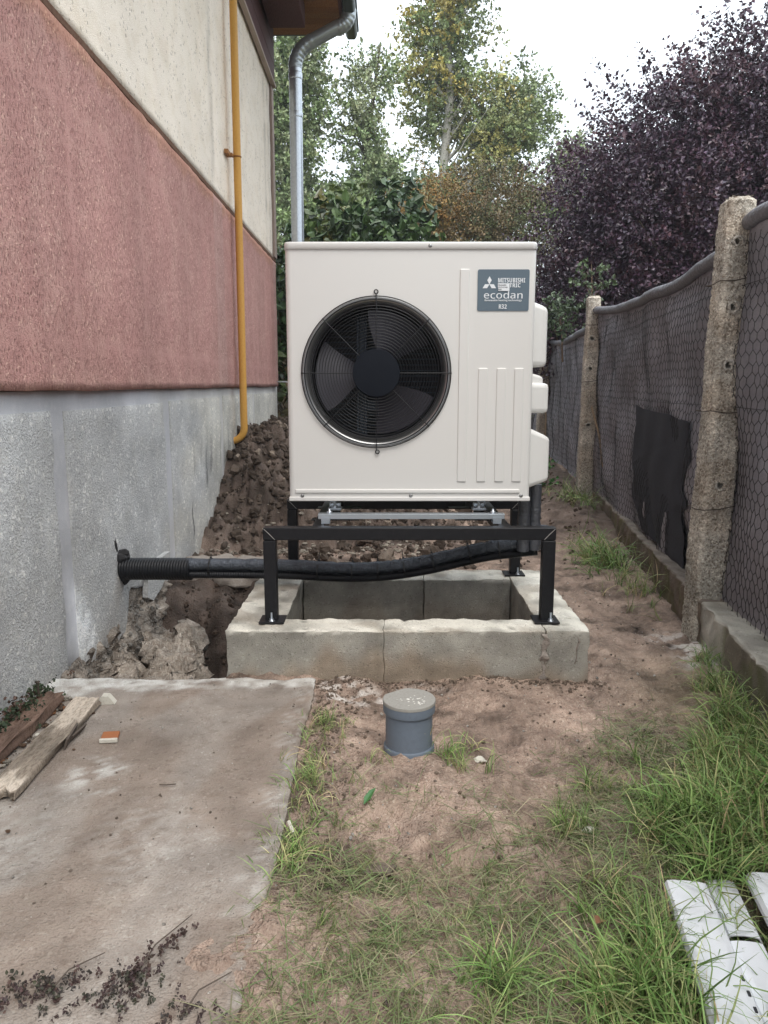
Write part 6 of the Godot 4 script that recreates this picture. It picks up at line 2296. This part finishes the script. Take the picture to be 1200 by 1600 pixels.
	M.white_stone = textured(paint(S, s(222, 218, 206), [[mids, s(205, 199, 186), 0.45, 0.8, 0.6]]), relief(S, [[fine, 0.6, 0.2, 0.8]]), 0.2, 0.2, 0.9)
	M.orange = mat(s(158, 100, 64), 0.9)
	M.flat_stone = mat(s(112, 100, 90), 0.9)
	M.white_pvc = mat(s(228, 231, 236), 0.4)
	M.wood_dark = mat(s(92, 82, 74), 0.9)
	M.hole = mat(s(70, 62, 54), 0.95)
	M.old_wire = mat(s(80, 70, 62), 0.7, 0.4)
	M.net_wire = mat(s(26, 25, 27), 0.6, 0.2)
	M.black_cloth = textured(paint(S, s(56, 56, 62), [[mids, s(66, 66, 72), 0.5, 0.8, 0.6]]), relief(S, [[fine, 0.6, 0.2, 0.8]]), 0.4, 0.2, 0.8)
	M.dry = mat(s(140, 120, 98), 0.9)
	M.dark_bark = textured(paint(S, s(98, 88, 78), [[streak, s(74, 66, 58), 0.45, 0.75, 0.8]]), null, 0.5, 0.0, 0.95)
	M.pale_bark = textured(paint(S, s(196, 194, 186), [[streak, s(176, 172, 164), 0.45, 0.75, 0.8], [cells2, s(110, 104, 98), 0.88, 0.94, 0.7]]), null, 0.8, 0.0, 0.9)

func _ready() -> void:
	var cam := Camera3D.new()
	cam.name = "camera"
	cam.fov = 67.38
	cam.near = 0.05
	cam.far = 600.0
	cam.position = Vector3(0, 1.145, 0)
	cam.rotation = Vector3(-atan(200.0 / 1200.0), 0, 0)
	cam.current = true
	add_child(cam)

	var env := Environment.new()
	env.background_mode = Environment.BG_SKY
	var sm := ProceduralSkyMaterial.new()
	# evenly overcast: the zenith about twice as bright as the horizon
	sm.sky_top_color = Color(0.925, 0.965, 1.0)
	sm.sky_horizon_color = Color(0.66, 0.684, 0.71)
	sm.sky_curve = 0.5
	sm.sky_energy_multiplier = 1.25
	var cloud := Image.create_empty(512, 256, false, Image.FORMAT_RGBA8)
	var tone := FastNoiseLite.new()
	tone.seed = 3
	tone.frequency = 1.0
	tone.fractal_octaves = 4
	for cy in 256:
		for cx in 512:
			var around := TAU * cx / 512.0
			var up := PI * (0.5 - cy / 256.0)
			var q := tone.get_noise_3d(cos(around) * cos(up) * 1.6, sin(up) * 5.0, sin(around) * cos(up) * 1.6)
			cloud.set_pixel(cx, cy, Color(1, 1, 1, clampf(0.03 + q * 0.09, 0.0, 0.1)))
	sm.sky_cover = ImageTexture.create_from_image(cloud)
	sm.ground_bottom_color = Color(0.35, 0.32, 0.29)
	sm.ground_horizon_color = Color(0.5, 0.48, 0.46)
	var sky := Sky.new()
	sky.sky_material = sm
	env.sky = sky
	env.tonemap_mode = Environment.TONE_MAPPER_LINEAR
	env.tonemap_exposure = 1.78
	env.fog_enabled = true
	env.fog_density = 0.0018
	env.fog_light_color = Color(0.93, 0.95, 0.98)
	env.sdfgi_enabled = true
	env.ssao_enabled = true
	env.ssil_enabled = true
	var we := WorldEnvironment.new()
	we.name = "world_environment"
	we.environment = env
	add_child(we)

	var sun := DirectionalLight3D.new()
	sun.name = "sun"
	sun.light_energy = 0.5
	sun.light_color = Color(1.0, 0.99, 0.975)
	sun.light_angular_distance = 40.0
	sun.rotation_degrees = Vector3(-58, 22, 0)
	sun.shadow_enabled = true
	add_child(sun)

	n1.noise_type = FastNoiseLite.TYPE_SIMPLEX
	n1.seed = 7
	n1.frequency = 1.0
	n1.fractal_type = FastNoiseLite.FRACTAL_NONE

	make_materials()
	make_ground()
	make_path()
	make_house()
	make_trees()
	make_fence()
	make_trench()
	make_plinth()
	make_stand()
	make_heat_pump()
	make_ducts()
	make_inspection_pipe()
	make_grass()
	make_clutter()
